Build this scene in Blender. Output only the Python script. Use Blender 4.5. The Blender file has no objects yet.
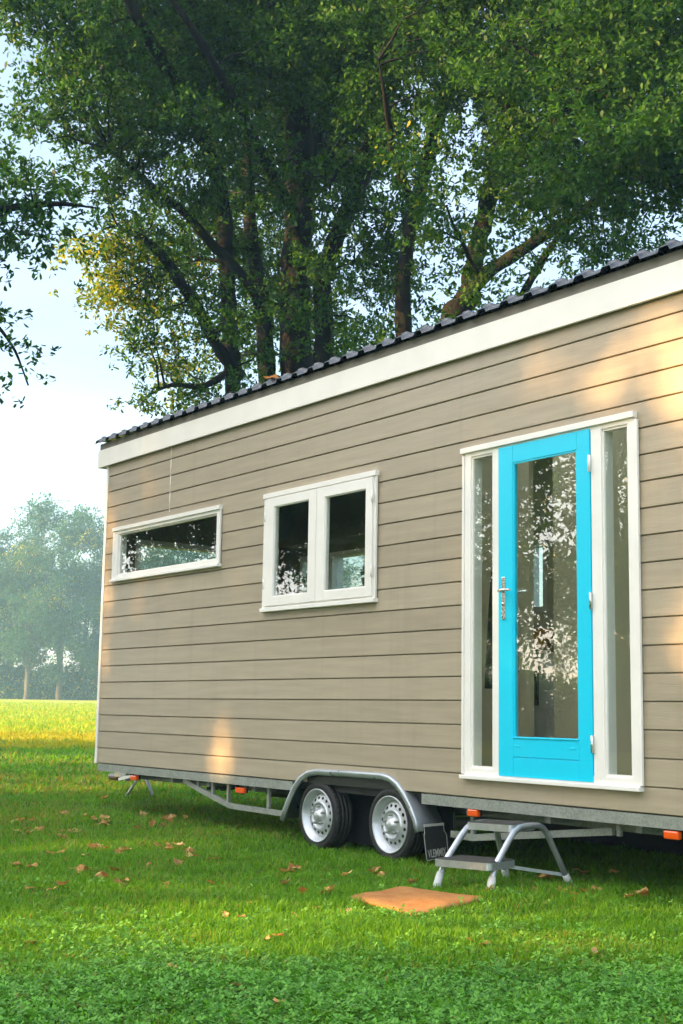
HAZE = .0011
SKY = .06
SUNS = 2.8
EXPO = 2.88
VEIL = (12.5, 12.2, 11.8)
VLO = .12
MIST = (.42, .72, 1.0, 1)
import bpy, bmesh, math, random
import numpy as np
from mathutils import Vector, Matrix
random.seed(7)
rng = np.random.default_rng(11)
C = bpy.context.scene.collection
PI = math.pi

# ------------------------------------------------------------------ tagging
def tag(o, label=None, cat=None, group=None, kind=None):
    if label: o['label'] = label
    if cat: o['category'] = cat
    if group: o['group'] = group
    if kind: o['kind'] = kind
    return o

def empty(name, loc=(0, 0, 0), rz=0.0):
    o = bpy.data.objects.new(name, None)
    o.empty_display_size = 0.2
    o.location = loc
    o.rotation_euler = (0, 0, rz)
    C.objects.link(o)
    return o

def link_mesh(name, me, mat=None, parent=None):
    o = bpy.data.objects.new(name, me)
    if mat is not None:
        if isinstance(mat, (list, tuple)):
            for m in mat: me.materials.append(m)
        else:
            me.materials.append(mat)
    C.objects.link(o)
    if parent is not None:
        o.parent = parent
        # parts are modelled in world coordinates: undo the parents' transforms
        m = Matrix.Identity(4); p = parent; chain = []
        while p is not None:
            chain.append(p); p = p.parent
        for p in reversed(chain): m = m @ p.matrix_parent_inverse @ p.matrix_basis
        o.matrix_parent_inverse = m.inverted()
    return o

class MB:
    """collects shapes into one bmesh, world coordinates"""
    def __init__(s): s.bm = bmesh.new()
    def box(s, x0, x1, y0, y1, z0, z1, bevel=0.0, mat=0):
        vs = [s.bm.verts.new(p) for p in ((x0,y0,z0),(x1,y0,z0),(x1,y1,z0),(x0,y1,z0),(x0,y0,z1),(x1,y0,z1),(x1,y1,z1),(x0,y1,z1))]
        fs = [s.bm.faces.new([vs[i] for i in f]) for f in ((3,2,1,0),(4,5,6,7),(0,1,5,4),(1,2,6,5),(2,3,7,6),(3,0,4,7))]
        for f in fs: f.material_index = mat
        if bevel > 0:
            es = list({e for f in fs for e in f.edges})
            bmesh.ops.bevel(s.bm, geom=es, offset=bevel, segments=2, affect='EDGES', profile=0.5)
        return s
    def obox(s, c, ax, ay, az, hx, hy, hz, bevel=0.0):
        c = Vector(c); ax = Vector(ax).normalized(); ay = Vector(ay).normalized(); az = Vector(az).normalized()
        vs = []
        for k in (-1, 1):
            for i, j in ((-1,-1),(1,-1),(1,1),(-1,1)):
                vs.append(s.bm.verts.new(c + ax*hx*i + ay*hy*j + az*hz*k))
        fs = [s.bm.faces.new([vs[i] for i in f]) for f in ((3,2,1,0),(4,5,6,7),(0,1,5,4),(1,2,6,5),(2,3,7,6),(3,0,4,7))]
        if bevel > 0:
            bmesh.ops.bevel(s.bm, geom=list({e for f in fs for e in f.edges}), offset=bevel, segments=2, affect='EDGES', profile=0.5)
        return s
    def beam(s, a, b, w, h, bevel=0.0):
        a = Vector(a); b = Vector(b); d = (b-a); L = d.length; d.normalize()
        up = Vector((0,0,1)) if abs(d.z) < .95 else Vector((0,1,0))
        sd = d.cross(up).normalized(); u2 = sd.cross(d)
        return s.obox((a+b)/2, d, sd, u2, L/2, w/2, h/2, bevel)
    def tube(s, pts, rad, n=10, cap=True):
        pts = [Vector(p) for p in pts]
        if not isinstance(rad, (list, tuple)): rad = [rad]*len(pts)
        rings = []
        ref = None
        for i, p in enumerate(pts):
            if i == 0: d = pts[1]-pts[0]
            elif i == len(pts)-1: d = pts[-1]-pts[-2]
            else: d = (pts[i+1]-p).normalized() + (p-pts[i-1]).normalized()
            d.normalize()
            if ref is None:
                ref = d.orthogonal().normalized()
            ref = (ref - d*ref.dot(d)).normalized()
            o2 = d.cross(ref)
            rings.append([s.bm.verts.new(p + (ref*math.cos(2*PI*k/n) + o2*math.sin(2*PI*k/n))*rad[i]) for k in range(n)])
        for a, b in zip(rings, rings[1:]):
            for k in range(n):
                f = s.bm.faces.new((a[k], a[(k+1)%n], b[(k+1)%n], b[k])); f.smooth = True
        if cap:
            s.bm.faces.new(list(reversed(rings[0]))); s.bm.faces.new(rings[-1])
        return s
    def lathe(s, prof, c, axis='y', n=32, closed=False):
        rings = []
        for r, t in prof:
            ring = []
            for k in range(n):
                a = 2*PI*k/n
                if axis == 'y': p = (c[0]+r*math.cos(a), c[1]+t, c[2]+r*math.sin(a))
                elif axis == 'z': p = (c[0]+r*math.cos(a), c[1]+r*math.sin(a), c[2]+t)
                else: p = (c[0]+t, c[1]+r*math.cos(a), c[2]+r*math.sin(a))
                ring.append(s.bm.verts.new(p))
            rings.append(ring)
        pairs = list(zip(rings, rings[1:]))
        if closed: pairs.append((rings[-1], rings[0]))
        for a, b in pairs:
            for k in range(n):
                f = s.bm.faces.new((a[k], a[(k+1)%n], b[(k+1)%n], b[k])); f.smooth = True
        return s
    def poly_prism(s, pts, vec):
        vec = Vector(vec)
        a = [s.bm.verts.new(p) for p in pts]; b = [s.bm.verts.new(Vector(p)+vec) for p in pts]
        n = len(pts)
        s.bm.faces.new(a); s.bm.faces.new(list(reversed(b)))
        for i in range(n): s.bm.faces.new((a[i], b[i], b[(i+1)%n], a[(i+1)%n]))
        return s
    def holed(s, x0, x1, z0, z1, y0, y1, holes, axis='y'):
        xs = sorted({x0, x1, *[min(max(v, x0), x1) for h in holes for v in h[:2]]})
        zs = sorted({z0, z1, *[min(max(v, z0), z1) for h in holes for v in h[2:]]})
        for i in range(len(xs)-1):
            j = 0
            while j < len(zs)-1:
                def solid(j):
                    cx = (xs[i]+xs[i+1])/2; cz = (zs[j]+zs[j+1])/2
                    return not any(h[0] < cx < h[1] and h[2] < cz < h[3] for h in holes)
                if solid(j):
                    k = j
                    while k+1 < len(zs)-1 and solid(k+1): k += 1
                    if axis == 'y': s.box(xs[i], xs[i+1], y0, y1, zs[j], zs[k+1])
                    else: s.box(y0, y1, xs[i], xs[i+1], zs[j], zs[k+1])
                    j = k+1
                else: j += 1
        return s
    def build(s, name, mat, parent=None, smooth=False):
        bmesh.ops.recalc_face_normals(s.bm, faces=s.bm.faces[:])
        me = bpy.data.meshes.new(name)
        s.bm.to_mesh(me); s.bm.free()
        if smooth:
            for p in me.polygons: p.use_smooth = True
        return link_mesh(name, me, mat, parent)

def fast_mesh(name, verts, faces, mat, parent=None, attr=None, smooth=False):
    """verts (N,3), faces list of (M,k) int arrays"""
    me = bpy.data.meshes.new(name)
    verts = np.asarray(verts, dtype=np.float32)
    if not isinstance(faces, list): faces = [faces]
    me.vertices.add(len(verts)); me.vertices.foreach_set('co', verts.ravel())
    li = np.concatenate([f.ravel() for f in faces]).astype(np.int32)
    tot = np.concatenate([np.full(len(f), f.shape[1], dtype=np.int32) for f in faces])
    st = np.concatenate([[0], np.cumsum(tot)[:-1]]).astype(np.int32)
    me.loops.add(len(li)); me.loops.foreach_set('vertex_index', li)
    me.polygons.add(len(tot)); me.polygons.foreach_set('loop_start', st)
    me.polygons.foreach_set('loop_total', tot)
    if smooth: me.polygons.foreach_set('use_smooth', np.ones(len(tot), dtype=bool))
    me.update(calc_edges=True)
    if attr is not None:
        a = me.attributes.new('tint', 'FLOAT', 'POINT'); a.data.foreach_set('value', np.asarray(attr, dtype=np.float32))
    return link_mesh(name, me, mat, parent)

# ------------------------------------------------------------------ materials
class NT:
    def __init__(s, name):
        s.m = bpy.data.materials.new(name); s.m.use_nodes = True
        s.t = s.m.node_tree; s.t.nodes.clear()
        s.out = s.n('ShaderNodeOutputMaterial')
    def n(s, typ, **kw):
        nd = s.t.nodes.new(typ)
        for k, v in kw.items():
            if k.startswith('i_'):
                key = k[2:].replace('_', ' ')
                nd.inputs[key].default_value = v
            else: setattr(nd, k, v)
        return nd
    def l(s, a, b): s.t.links.new(a, b)
    def noise(s, scale, detail=4, vec=None, rough=0.55):
        nd = s.n('ShaderNodeTexNoise'); nd.inputs['Scale'].default_value = scale
        nd.inputs['Detail'].default_value = detail; nd.inputs['Roughness'].default_value = rough
        if vec is not None: s.l(vec, nd.inputs['Vector'])
        return nd.outputs['Fac']
    def ramp(s, fac, stops):
        r = s.n('ShaderNodeValToRGB'); s.l(fac, r.inputs['Fac'])
        e = r.color_ramp.elements
        while len(e) < len(stops): e.new(0.5)
        for el, (p, c) in zip(e, stops):
            el.position = p; el.color = (*c, 1) if len(c) == 3 else c
        return r.outputs['Color']
    def mix(s, fac, a, b, mode='MIX'):
        m = s.n('ShaderNodeMix'); m.data_type = 'RGBA'; m.blend_type = mode
        for sock, v in ((m.inputs['Factor'], fac), (m.inputs['A'], a), (m.inputs['B'], b)):
            pass
        def put(sock, v):
            if isinstance(v, (int, float)): sock.default_value = v
            elif isinstance(v, tuple): sock.default_value = (*v, 1) if len(v) == 3 else v
            else: s.l(v, sock)
        put(m.inputs[0], fac); put(m.inputs[6], a); put(m.inputs[7], b)
        return m.outputs[2]
    def math(s, op, a, b=0.0):
        m = s.n('ShaderNodeMath', operation=op)
        for i, v in enumerate((a, b)):
            if isinstance(v, (int, float)): m.inputs[i].default_value = v
            else: s.l(v, m.inputs[i])
        return m.outputs[0]
    def pos(s, scale=(1,1,1)):
        g = s.n('ShaderNodeNewGeometry')
        mp = s.n('ShaderNodeMapping'); mp.inputs['Scale'].default_value = scale
        s.l(g.outputs['Position'], mp.inputs['Vector'])
        return mp.outputs['Vector']
    def objc(s, scale=(1,1,1)):
        g = s.n('ShaderNodeTexCoord')
        mp = s.n('ShaderNodeMapping'); mp.inputs['Scale'].default_value = scale
        s.l(g.outputs['Object'], mp.inputs['Vector'])
        return mp.outputs['Vector']
    def bsdf(s, color, rough=0.6, metal=0.0, bump=None, bstr=0.2, bdist=0.01, spec=0.5):
        b = s.n('ShaderNodeBsdfPrincipled')
        if isinstance(color, tuple): b.inputs['Base Color'].default_value = (*color, 1)
        else: s.l(color, b.inputs['Base Color'])
        if isinstance(rough, (int, float)): b.inputs['Roughness'].default_value = rough
        else: s.l(rough, b.inputs['Roughness'])
        b.inputs['Metallic'].default_value = metal
        b.inputs['Specular IOR Level'].default_value = spec
        if bump is not None:
            bp = s.n('ShaderNodeBump'); bp.inputs['Strength'].default_value = bstr; bp.inputs['Distance'].default_value = bdist
            s.l(bump, bp.inputs['Height']); s.l(bp.outputs['Normal'], b.inputs['Normal'])
        s.l(b.outputs[0], s.out.inputs['Surface'])
        return b

def simple(name, col, rough=0.5, metal=0.0, var=0.12, scale=8.0, bstr=0.0, bscale=60.0):
    t = NT(name)
    v = t.pos()
    n = t.noise(scale, 5, v)
    lo = tuple(c*(1-var) for c in col); hi = tuple(min(1, c*(1+var)) for c in col)
    c = t.ramp(n, [(0.3, lo), (0.7, hi)])
    bump = t.noise(bscale, 4, v) if bstr > 0 else None
    rv = .02 if var <= .05 else .1
    r = t.ramp(t.noise(scale*2.3, 3, v), [(0.3, (max(rough-rv,0.02),)*3), (0.7, (min(rough+rv,1),)*3)])
    t.bsdf(c, r, metal, bump, bstr)
    return t.m

M = {}
def mk_siding():
    t = NT('taupe_board')
    v = t.pos((1, 1, 1)); vs = t.pos((1.6, 1, 22)); vf = t.pos((9, 1, 160))
    g = t.n('ShaderNodeNewGeometry')
    rnd = g.outputs['Random Per Island']
    base = t.ramp(rnd, [(0.0, (.350,.290,.205)), (1.0, (.412,.345,.248))])
    streak = t.ramp(t.noise(1.0, 6, vs), [(0.3, (.88,.88,.88)), (0.7, (1.08,1.08,1.08))])
    c = t.mix(1.0, base, streak, 'MULTIPLY')
    # rain streaks and dirt with shapes of their own, running down the boards
    vd = t.pos((7, 1, .35))
    dirt = t.ramp(t.noise(1.0, 5, vd), [(0.56, (0,0,0)), (0.8, (1,1,1))])
    c = t.mix(t.math('MULTIPLY', dirt, .3), c, (.22,.185,.13))
    bump = t.math('ADD', t.noise(1.0, 5, vf), t.math('MULTIPLY', t.noise(3, 3, vs), .5))
    t.bsdf(c, .42, 0, bump, .38, .0035, .45)
    return t.m
M['siding'] = mk_siding()
M['white'] = simple('white_paint', (.86,.83,.79), .35, 0, .05, 3, .05, 90)
M['fascia'] = simple('cream_board', (.86,.82,.76), .45, 0, .05, 2.5, .06, 60)
M['verge'] = simple('grey_board', (.20,.18,.145), .6, 0, .12, 6)
M['turquoise'] = simple('turquoise_paint', (.0,.62,.88), .34, 0, .01, 3, .03, 60)
M['cream'] = simple('cream_wall', (.80,.72,.50), .7, 0, .05, 2)
M['dim'] = simple('dim_stained_wood', (.25,.18,.11), .6, 0, .2, 5)
M['wood'] = simple('floor_wood', (.30,.20,.11), .5, 0, .25, 7)
M['dark'] = simple('dark_underside', (.03,.03,.032), .8, 0, .2, 4)
M['black'] = simple('black_rubber', (.011,.011,.011), .65, 0, .25, 20, .25, 140)
M['plastic'] = simple('black_plastic', (.02,.02,.022), .4)
M['blackpaint'] = simple('flap_rubber', (.025,.025,.027), .5, 0, .3, 30)
M['letter'] = simple('grey_letter', (.45,.45,.43), .5)
M['chrome'] = simple('brushed_steel', (.62,.62,.60), .28, .9, .08, 30)
M['alloy'] = simple('brushed_aluminium', (.50,.53,.58), .38, .75, .1, 25, .05, 150)
M['tread'] = simple('ribbed_tread', (.06,.058,.052), .75, 0, .25, 18, .4, 220)
M['rubberfoot'] = simple('pale_rubber', (.55,.57,.58), .6, 0, .1, 40)
M['rim'] = simple('silver_rim', (.55,.58,.62), .38, .55, .10, 14, .05, 80)
M['tile'] = simple('slate_tile', (.05,.062,.085), .27, .0, .2, 9, .05, 60)
M['dirtycurtain'] = simple('white_cloth', (.75,.73,.68), .8)
M['coat'] = simple('dark_wool', (.035,.018,.015), .9)
M['terracotta'] = simple('pot_clay', (.12,.11,.11), .6)
M['plant'] = simple('pot_plant_leaf', (.05,.10,.03), .6)
M['oven'] = simple('oven_glass', (.02,.02,.02), .15)
M['orange_bowl'] = simple('orange_enamel', (.75,.24,.02), .35)
M['curtain'] = simple('grey_curtain', (.10,.085,.07), .9)

def mk_galv():
    t = NT('galvanised_steel')
    v = t.pos()
    vo = t.n('ShaderNodeTexVoronoi'); vo.inputs['Scale'].default_value = 55; t.l(v, vo.inputs['Vector'])
    f = t.math('ADD', t.math('MULTIPLY', vo.outputs['Distance'], .5), t.math('MULTIPLY', t.noise(7, 5, v), .8))
    c = t.ramp(f, [(0.35, (.20,.22,.20)), (0.8, (.34,.36,.33))])
    st = t.ramp(t.noise(3.2, 6, t.pos((1,1,3))), [(0.52, (0,0,0)), (0.75, (1,1,1))])
    c = t.mix(t.math('MULTIPLY', st, .45), c, (.13,.16,.11))
    t.bsdf(c, .55, .35, t.noise(60, 3, v), .1)
    return t.m
M['galv'] = mk_galv()

def mk_glass():
    t = NT('window_glass')
    tr = t.n('ShaderNodeBsdfTransparent'); tr.inputs['Color'].default_value = (.90,.93,.91,1)
    gl = t.n('ShaderNodeBsdfGlossy'); gl.inputs['Roughness'].default_value = 0.0
    gl.inputs['Color'].default_value = (1,1,1,1)
    v = t.pos()
    bp = t.n('ShaderNodeBump'); bp.inputs['Strength'].default_value = .02; bp.inputs['Distance'].default_value = .02
    t.l(t.noise(1.6, 1, v), bp.inputs['Height']); t.l(bp.outputs['Normal'], gl.inputs['Normal'])
    fr = t.n('ShaderNodeFresnel'); fr.inputs['IOR'].default_value = 2.2
    mx = t.n('ShaderNodeMixShader')
    gq = t.n('ShaderNodeNewGeometry'); t.l(t.math('MULTIPLY', fr.outputs[0], t.math('SUBTRACT', 1.0, gq.outputs['Backfacing'])), mx.inputs[0]); t.l(tr.outputs[0], mx.inputs[1]); t.l(gl.outputs[0], mx.inputs[2])
    t.l(mx.outputs[0], t.out.inputs['Surface'])
    return t.m
M['glass'] = mk_glass()

def mk_orange():
    t = NT('orange_lens')
    b = t.bsdf((.85,.10,.01), .18)
    b.inputs['Coat Weight'].default_value = .6
    return t.m
M['lens'] = mk_orange()

def mk_leaf(name, dark, light, autumn, transl=.4):
    t = NT(name)
    g = t.n('ShaderNodeNewGeometry')
    rnd = g.outputs['Random Per Island']
    pos = t.pos()
    big = t.math('ADD', t.math('MULTIPLY', t.noise(.55, 3, pos), .5), t.math('MULTIPLY', t.noise(2.2, 2, pos), .5))
    mid = tuple((a+b)/2 for a, b in zip(dark, light))
    c = t.ramp(t.math('ADD', t.math('MULTIPLY', rnd, .6), t.math('MULTIPLY', big, .5)), [(0.2, dark), (0.55, mid), (.95, light)])
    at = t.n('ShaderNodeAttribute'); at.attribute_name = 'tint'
    # tint = share of yellow leaves: turned ones, and on the oak fringe painted sunlight
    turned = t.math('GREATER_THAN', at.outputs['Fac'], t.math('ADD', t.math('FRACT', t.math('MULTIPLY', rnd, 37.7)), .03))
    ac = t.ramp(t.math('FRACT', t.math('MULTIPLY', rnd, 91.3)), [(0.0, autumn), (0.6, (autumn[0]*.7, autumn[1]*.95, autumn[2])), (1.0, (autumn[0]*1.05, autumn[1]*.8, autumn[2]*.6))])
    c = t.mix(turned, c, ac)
    b = t.n('ShaderNodeBsdfPrincipled'); b.inputs['Roughness'].default_value = .5; b.inputs['Specular IOR Level'].default_value = .2
    t.l(c, b.inputs['Base Color'])
    tl = t.n('ShaderNodeBsdfTranslucent'); t.l(t.mix(1.0, c, (1.15, 1.25, .5), 'MULTIPLY'), tl.inputs['Color'])
    mx = t.n('ShaderNodeMixShader'); mx.inputs[0].default_value = transl
    t.l(b.outputs[0], mx.inputs[1]); t.l(tl.outputs[0], mx.inputs[2]); t.l(mx.outputs[0], t.out.inputs['Surface'])
    return t.m
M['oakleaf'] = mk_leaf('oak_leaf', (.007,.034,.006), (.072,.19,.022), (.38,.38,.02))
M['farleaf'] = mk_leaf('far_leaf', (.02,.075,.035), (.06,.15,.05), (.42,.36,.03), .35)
M['grass'] = mk_leaf('grass_blade', (.062,.175,.010), (.195,.42,.024), (.30,.29,.06), .45)
M['golden'] = mk_leaf('sunlit_golden_blade', (.26,.25,.010), (.46,.40,.015), (.42,.38,.02), .45)  # low sun on the near meadow band, put into the blade colour
M['meadow'] = mk_leaf('sunlit_meadow_blade', (.15,.27,.02), (.31,.43,.035), (.42,.38,.02), .45)  # sunlight on the far meadow, put into the blade colour
M['clover'] = mk_leaf('clover_leaf', (.04,.15,.022), (.20,.48,.065), (.20,.24,.04), .3)
M['dryleaf'] = simple('dry_leaf', (.58,.32,.10), .7, 0, .35, 30, .3, 90)
M['paleleaf'] = simple('pale_dry_leaf', (.70,.46,.20), .7, 0, .3, 30, .3, 90)
M['orangeleaf'] = simple('orange_leaf', (.65,.26,.05), .6, 0, .25, 30)

def mk_bark(name, a, b):
    t = NT(name)
    v = t.pos((1, 1, .22)); v2 = t.pos()
    n = t.noise(16, 8, v, .7)
    c = t.ramp(t.math('ADD', t.math('MULTIPLY', n, .75), t.math('MULTIPLY', t.noise(1.5, 3, v2), .3)), [(0.35, a), (0.75, b)])
    moss = t.ramp(t.noise(2.2, 4, v2), [(0.5, (0,0,0)), (0.7, (1,1,1))])
    c = t.mix(t.math('MULTIPLY', moss, .45), c, (.030,.040,.016))
    t.bsdf(c, .9, 0, n, .9, .04, .2)
    return t.m
M['bark'] = mk_bark('oak_bark', (.005,.005,.0045), (.020,.019,.016))
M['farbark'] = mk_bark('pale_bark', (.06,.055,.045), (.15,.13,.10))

def mk_ground():
    t = NT('meadow_ground')
    v = t.pos()
    n1 = t.noise(.35, 4, v); n2 = t.noise(5, 6, v); n3 = t.noise(45, 4, v)
    f = t.math('ADD', t.math('MULTIPLY', n1, .35), t.math('ADD', t.math('MULTIPLY', n2, .3), t.math('MULTIPLY', n3, .35)))
    c = t.ramp(f, [(0.3, (.035,.075,.012)), (0.5, (.07,.15,.018)), (0.68, (.12,.18,.03))])
    # beyond the mown lawn sunlight is painted in as brighter, yellower ground
    sx = t.n('ShaderNodeSeparateXYZ'); g = t.n('ShaderNodeNewGeometry'); t.l(g.outputs['Position'], sx.inputs[0])
    d = t.math('ADD', t.math('MULTIPLY', sx.outputs[0], -.8124), t.math('MULTIPLY', t.math('ADD', sx.outputs[1], 6.468), .5831))
    m = t.n('ShaderNodeMapRange'); t.l(d, m.inputs[0]); m.inputs[1].default_value = 24; m.inputs[2].default_value = 28
    dry = t.ramp(f, [(0.3, (.22,.30,.02)), (0.5, (.32,.39,.03)), (0.7, (.42,.43,.05))])  # sunlit tones of the meadow, held in the ground colour
    c = t.mix(m.outputs[0], c, dry)
    t.bsdf(c, .9, 0, t.math('ADD', n2, n3), 1.0, .05, .1)
    return t.m
M['ground'] = mk_ground()
M['mat'] = None
def mk_mat():
    t = NT('coir_fibre')
    v = t.pos()
    n = t.math('ADD', t.math('MULTIPLY', t.noise(130, 4, v), .6), t.math('MULTIPLY', t.noise(9, 3, v), .4))
    c = t.ramp(n, [(0.3, (.34,.13,.035)), (0.7, (.56,.30,.12))])
    t.bsdf(c, .95, 0, t.noise(190, 3, v), 1.0, .01, .1)
    return t.m
M['mat'] = mk_mat()

# ------------------------------------------------------------------ camera
cam_d = bpy.data.cameras.new('camera'); cam = bpy.data.objects.new('camera', cam_d); C.objects.link(cam)
CF = Vector((-0.8037714, 0.5769084, 0.1453557)); CR = Vector((0.5849356, 0.8109217, 0.0160092)); CU = Vector((0.1086363, -0.0978914, 0.9892499))
mw = Matrix((( CR.x, CU.x, -CF.x, 0.0), (CR.y, CU.y, -CF.y, -6.467755), (CR.z, CU.z, -CF.z, 1.10), (0,0,0,1)))
cam.matrix_world = mw
cam_d.sensor_fit = 'VERTICAL'; cam_d.sensor_height = 36.0; cam_d.lens = 1350.24/1024*36.0
cam_d.clip_start = .1; cam_d.clip_end = 3000
bpy.context.scene.camera = cam

# ------------------------------------------------------------------ ground
GX, GY = -.8124, .5831
def gdist(x, y): return x*GX + (y+6.468)*GY
def gz(x, y):
    d = gdist(x, y)
    base = -.035 + np.interp(d, [0, 11, 17, 25, 200, 320], [0, 0, .10, .29, 2.02, 2.1])
    bump = .010*np.sin(x*1.7+y*.9) + .008*np.sin(x*3.1-y*2.3+1) + .006*np.sin(-x*.8+y*4.1)
    return base + bump
def build_ground():
    # one sheet, fine near the trailer and coarse towards the horizon
    a = np.concatenate([np.linspace(-240, -44, 40), np.linspace(-42, -22, 41), np.linspace(-21.75, 4, 104), np.linspace(6, 150, 30)])
    b = np.concatenate([np.linspace(-180, -14, 40), np.linspace(-12, 12, 97), np.linspace(14, 240, 50)])
    X, Y = np.meshgrid(a, b, indexing='ij')
    Z = gz(X, Y)
    V = np.stack([X.ravel(), Y.ravel(), Z.ravel()], 1)
    n, m = X.shape
    idx = np.arange(n*m).reshape(n, m)
    F = np.stack([idx[:-1,:-1].ravel(), idx[1:,:-1].ravel(), idx[1:,1:].ravel(), idx[:-1,1:].ravel()], 1)
    g = fast_mesh('ground', V, F, M['ground'], smooth=True)
    tag(g, kind='structure', label='green lawn and misty meadow running away to the trees', cat='ground')
build_ground()

MATC = [(-6.734,-1.545), (-6.883,-.988), (-6.25,-.884), (-6.056,-1.557)]
def in_quad(x, y, q, grow=0.0):
    cx = sum(p[0] for p in q)/4; cy = sum(p[1] for p in q)/4
    q = [(cx+(px-cx)*(1+grow), cy+(py-cy)*(1+grow)) for px, py in q]
    ins = np.ones(len(x), dtype=bool)
    for i in range(4):
        ax, ay = q[i]; bx, by = q[(i+1) % 4]
        ins &= ((bx-ax)*(y-ay) - (by-ay)*(x-ax)) < 0
    return ins

def vnoise(x, y, s, seed=0):
    r = np.random.default_rng(seed); o = 0
    for k in range(4):
        a = r.uniform(0, 6.28); f = s*(1.0+k*.8); ph = r.uniform(0, 6.28, 2)
        o = o + np.sin((x*math.cos(a)+y*math.sin(a))*f+ph[0])*np.cos((-x*math.sin(a)+y*math.cos(a))*f*1.13+ph[1])/(1+k*.6)
    return o/2

def field_points(n, d0, d1, power):
    # area density falls off with distance
    u = rng.random(n)
    if abs(power) < 1e-6: d = d0*(d1/d0)**u
    else: d = (d0**power + u*(d1**power-d0**power))**(1/power)
    l = (rng.random(n)*2-1)*(.285*d+.7)
    x = d*GX + l*.5831; y = -6.468 + d*GY + l*.8124
    return x, y, d, l

def blades(n, d0, d1, power, h0, h1, w, name, label, wexp=.7, mask=None, mat='grass'):
    x, y, d, l = field_points(n, d0, d1, power)
    keep = ~in_quad(x, y, MATC, -.06)
    if mask is not None: keep &= mask(x, y, d, l)
    x, y, d = x[keep], y[keep], d[keep]
    n = len(x); z = gz(x, y)-.004
    nz = vnoise(x, y, 2.2, 3)
    h = rng.uniform(h0, h1, n)*np.clip(1+.5*nz, .45, 1.8)*np.clip(1+.4*vnoise(x, y, 9, 8), .5, 1.7)*np.clip(1+.35*vnoise(x, y, 21, 9), .6, 1.5)
    ww = w*(np.maximum(d, 5)/6)**wexp*rng.uniform(.7, 1.3, n)
    a = rng.uniform(0, 2*PI, n); lean = rng.uniform(.1, 1.1, n)*h
    lx, ly = np.cos(a)*lean, np.sin(a)*lean
    b = a + rng.uniform(-.9, .9, n) + PI/2
    sx, sy = np.cos(b)*ww/2, np.sin(b)*ww/2
    V = np.empty((n, 5, 3), np.float32)
    V[:,0] = np.stack([x-sx, y-sy, z], 1); V[:,1] = np.stack([x+sx, y+sy, z], 1)
    mx, my, mz = x+lx*.35, y+ly*.35, z+h*.62
    V[:,2] = np.stack([mx+sx*.8, my+sy*.8, mz], 1); V[:,3] = np.stack([mx-sx*.8, my-sy*.8, mz], 1)
    V[:,4] = np.stack([x+lx, y+ly, z+h*(.78+.2*rng.random(n))], 1)
    i = np.arange(n)*5
    F4 = np.stack([i, i+1, i+2, i+3], 1); F3 = np.stack([i+3, i+2, i+4], 1)
    dry = np.clip(.08 + .20*vnoise(x, y, 1.3, 5) + .10*vnoise(x, y, 4.1, 6), 0, 1)
    dry = np.clip(dry + .40*np.clip((d-9)/5, 0, 1)*(.6+vnoise(x, y, .9, 71)), 0, 1)
    o = fast_mesh(name, V.reshape(-1, 3), [F4, F3], M[mat], attr=np.repeat(dry, 5))
    tag(o, label, 'grass', kind='stuff')
def clover_share(x, y, d, l):
    # share of clover in the sward: fades out over half a metre, in ragged patches
    e = 6.25 + .40*vnoise(x, y, 1.7, 21) + .35*vnoise(x, y, 5.0, 22) - d
    return 1/(1+np.exp(-e/.16))
def clover_zone(x, y, d, l): return rng.random(len(x)) < clover_share(x, y, d, l)

# ------------------------------------------------------------------ the tiny house on its trailer
HX0, HX1, HB = -13.40, -4.35, 2.45           # left end, right end, back wall
house = empty('tiny_house', (-8.82, 1.2, -.035))
tag(house, 'taupe boarded tiny house on a twin axle trailer with turquoise glazed door', 'tiny house')

SH1, SH2, SHD = .055, .040, .030
W1 = (-13.215+SH1, -11.0+SH1, 2.45, 2.975); W2 = (-10.165+SH2, -8.555+SH2, 1.985, 2.975); DR = (-7.455+SHD, -5.812+SHD, .66, 2.99)
HOLES = [W1, W2, DR]
CUT = (-9.46, -8.24, .40, .592)
def siding():
    b = MB()
    rows = [.505, .665] + [.665 + .1727*k for k in range(1, 18)]
    rows[-1] = 3.60; rows.append(3.76)
    for i in range(len(rows)-1):
        z0, z1 = rows[i], rows[i+1]
        # whole boards between the openings, cut pieces above and below them
        over = sorted(h for h in HOLES+[CUT] if h[2] < z1 and h[3] > z0)
        pieces = []; x = HX0
        for hl in over:
            pieces.append((x, hl[0], z0, z1))
            if hl[2] > z0: pieces.append((hl[0], hl[1], z0, hl[2]))
            if hl[3] < z1: pieces.append((hl[0], hl[1], hl[3], z1))
            x = hl[1]
        pieces.append((x, HX1, z0, z1))
        for xa, xb, za, zb in pieces:
            segs = [(xa, xb)]
            if z0 >= 3.05:
                segs = [q for s_ in segs for q in (((s_[0], -11.992), (-11.984, s_[1])) if s_[0] < -12 < s_[1] else (s_,))]
            for a, c in segs:
                lo = za + (.0042 if za == z0 else 0)
                hi = zb
                # lapped board: bottom edge stands 8 mm proud, rounded top shoulder
                def yy(z): return -.003 - .0055*(1-(z-z0)/(z1-z0))
                pts = [(a, yy(lo)+.003, lo), (a, yy(lo), lo+.004)]
                if zb == z1: pts += [(a, yy(hi-.008), hi-.008), (a, yy(hi)+.006, hi)]
                else: pts += [(a, yy(hi), hi)]
                pts += [(a, .016, hi), (a, .016, lo)]
                b.poly_prism(pts, (c-a, 0, 0))
    return b.build('siding', M['siding'], house)
siding()
b = MB(); b.box(HX0, HX1, .0165, .026, .505, 3.76)
b.bm.free()
b = MB(); b.holed(HX0, HX1, .505, 3.76, .0165, .028, HOLES+[(-9.46, -8.24, .5, .592)]); b.build('building_paper', M['verge'], house)
b = MB(); b.holed(HX0+.03, HX1-.03, .60, 3.74, .029, .11, HOLES); b.build('inner_wall', M['cream'], house)
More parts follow.
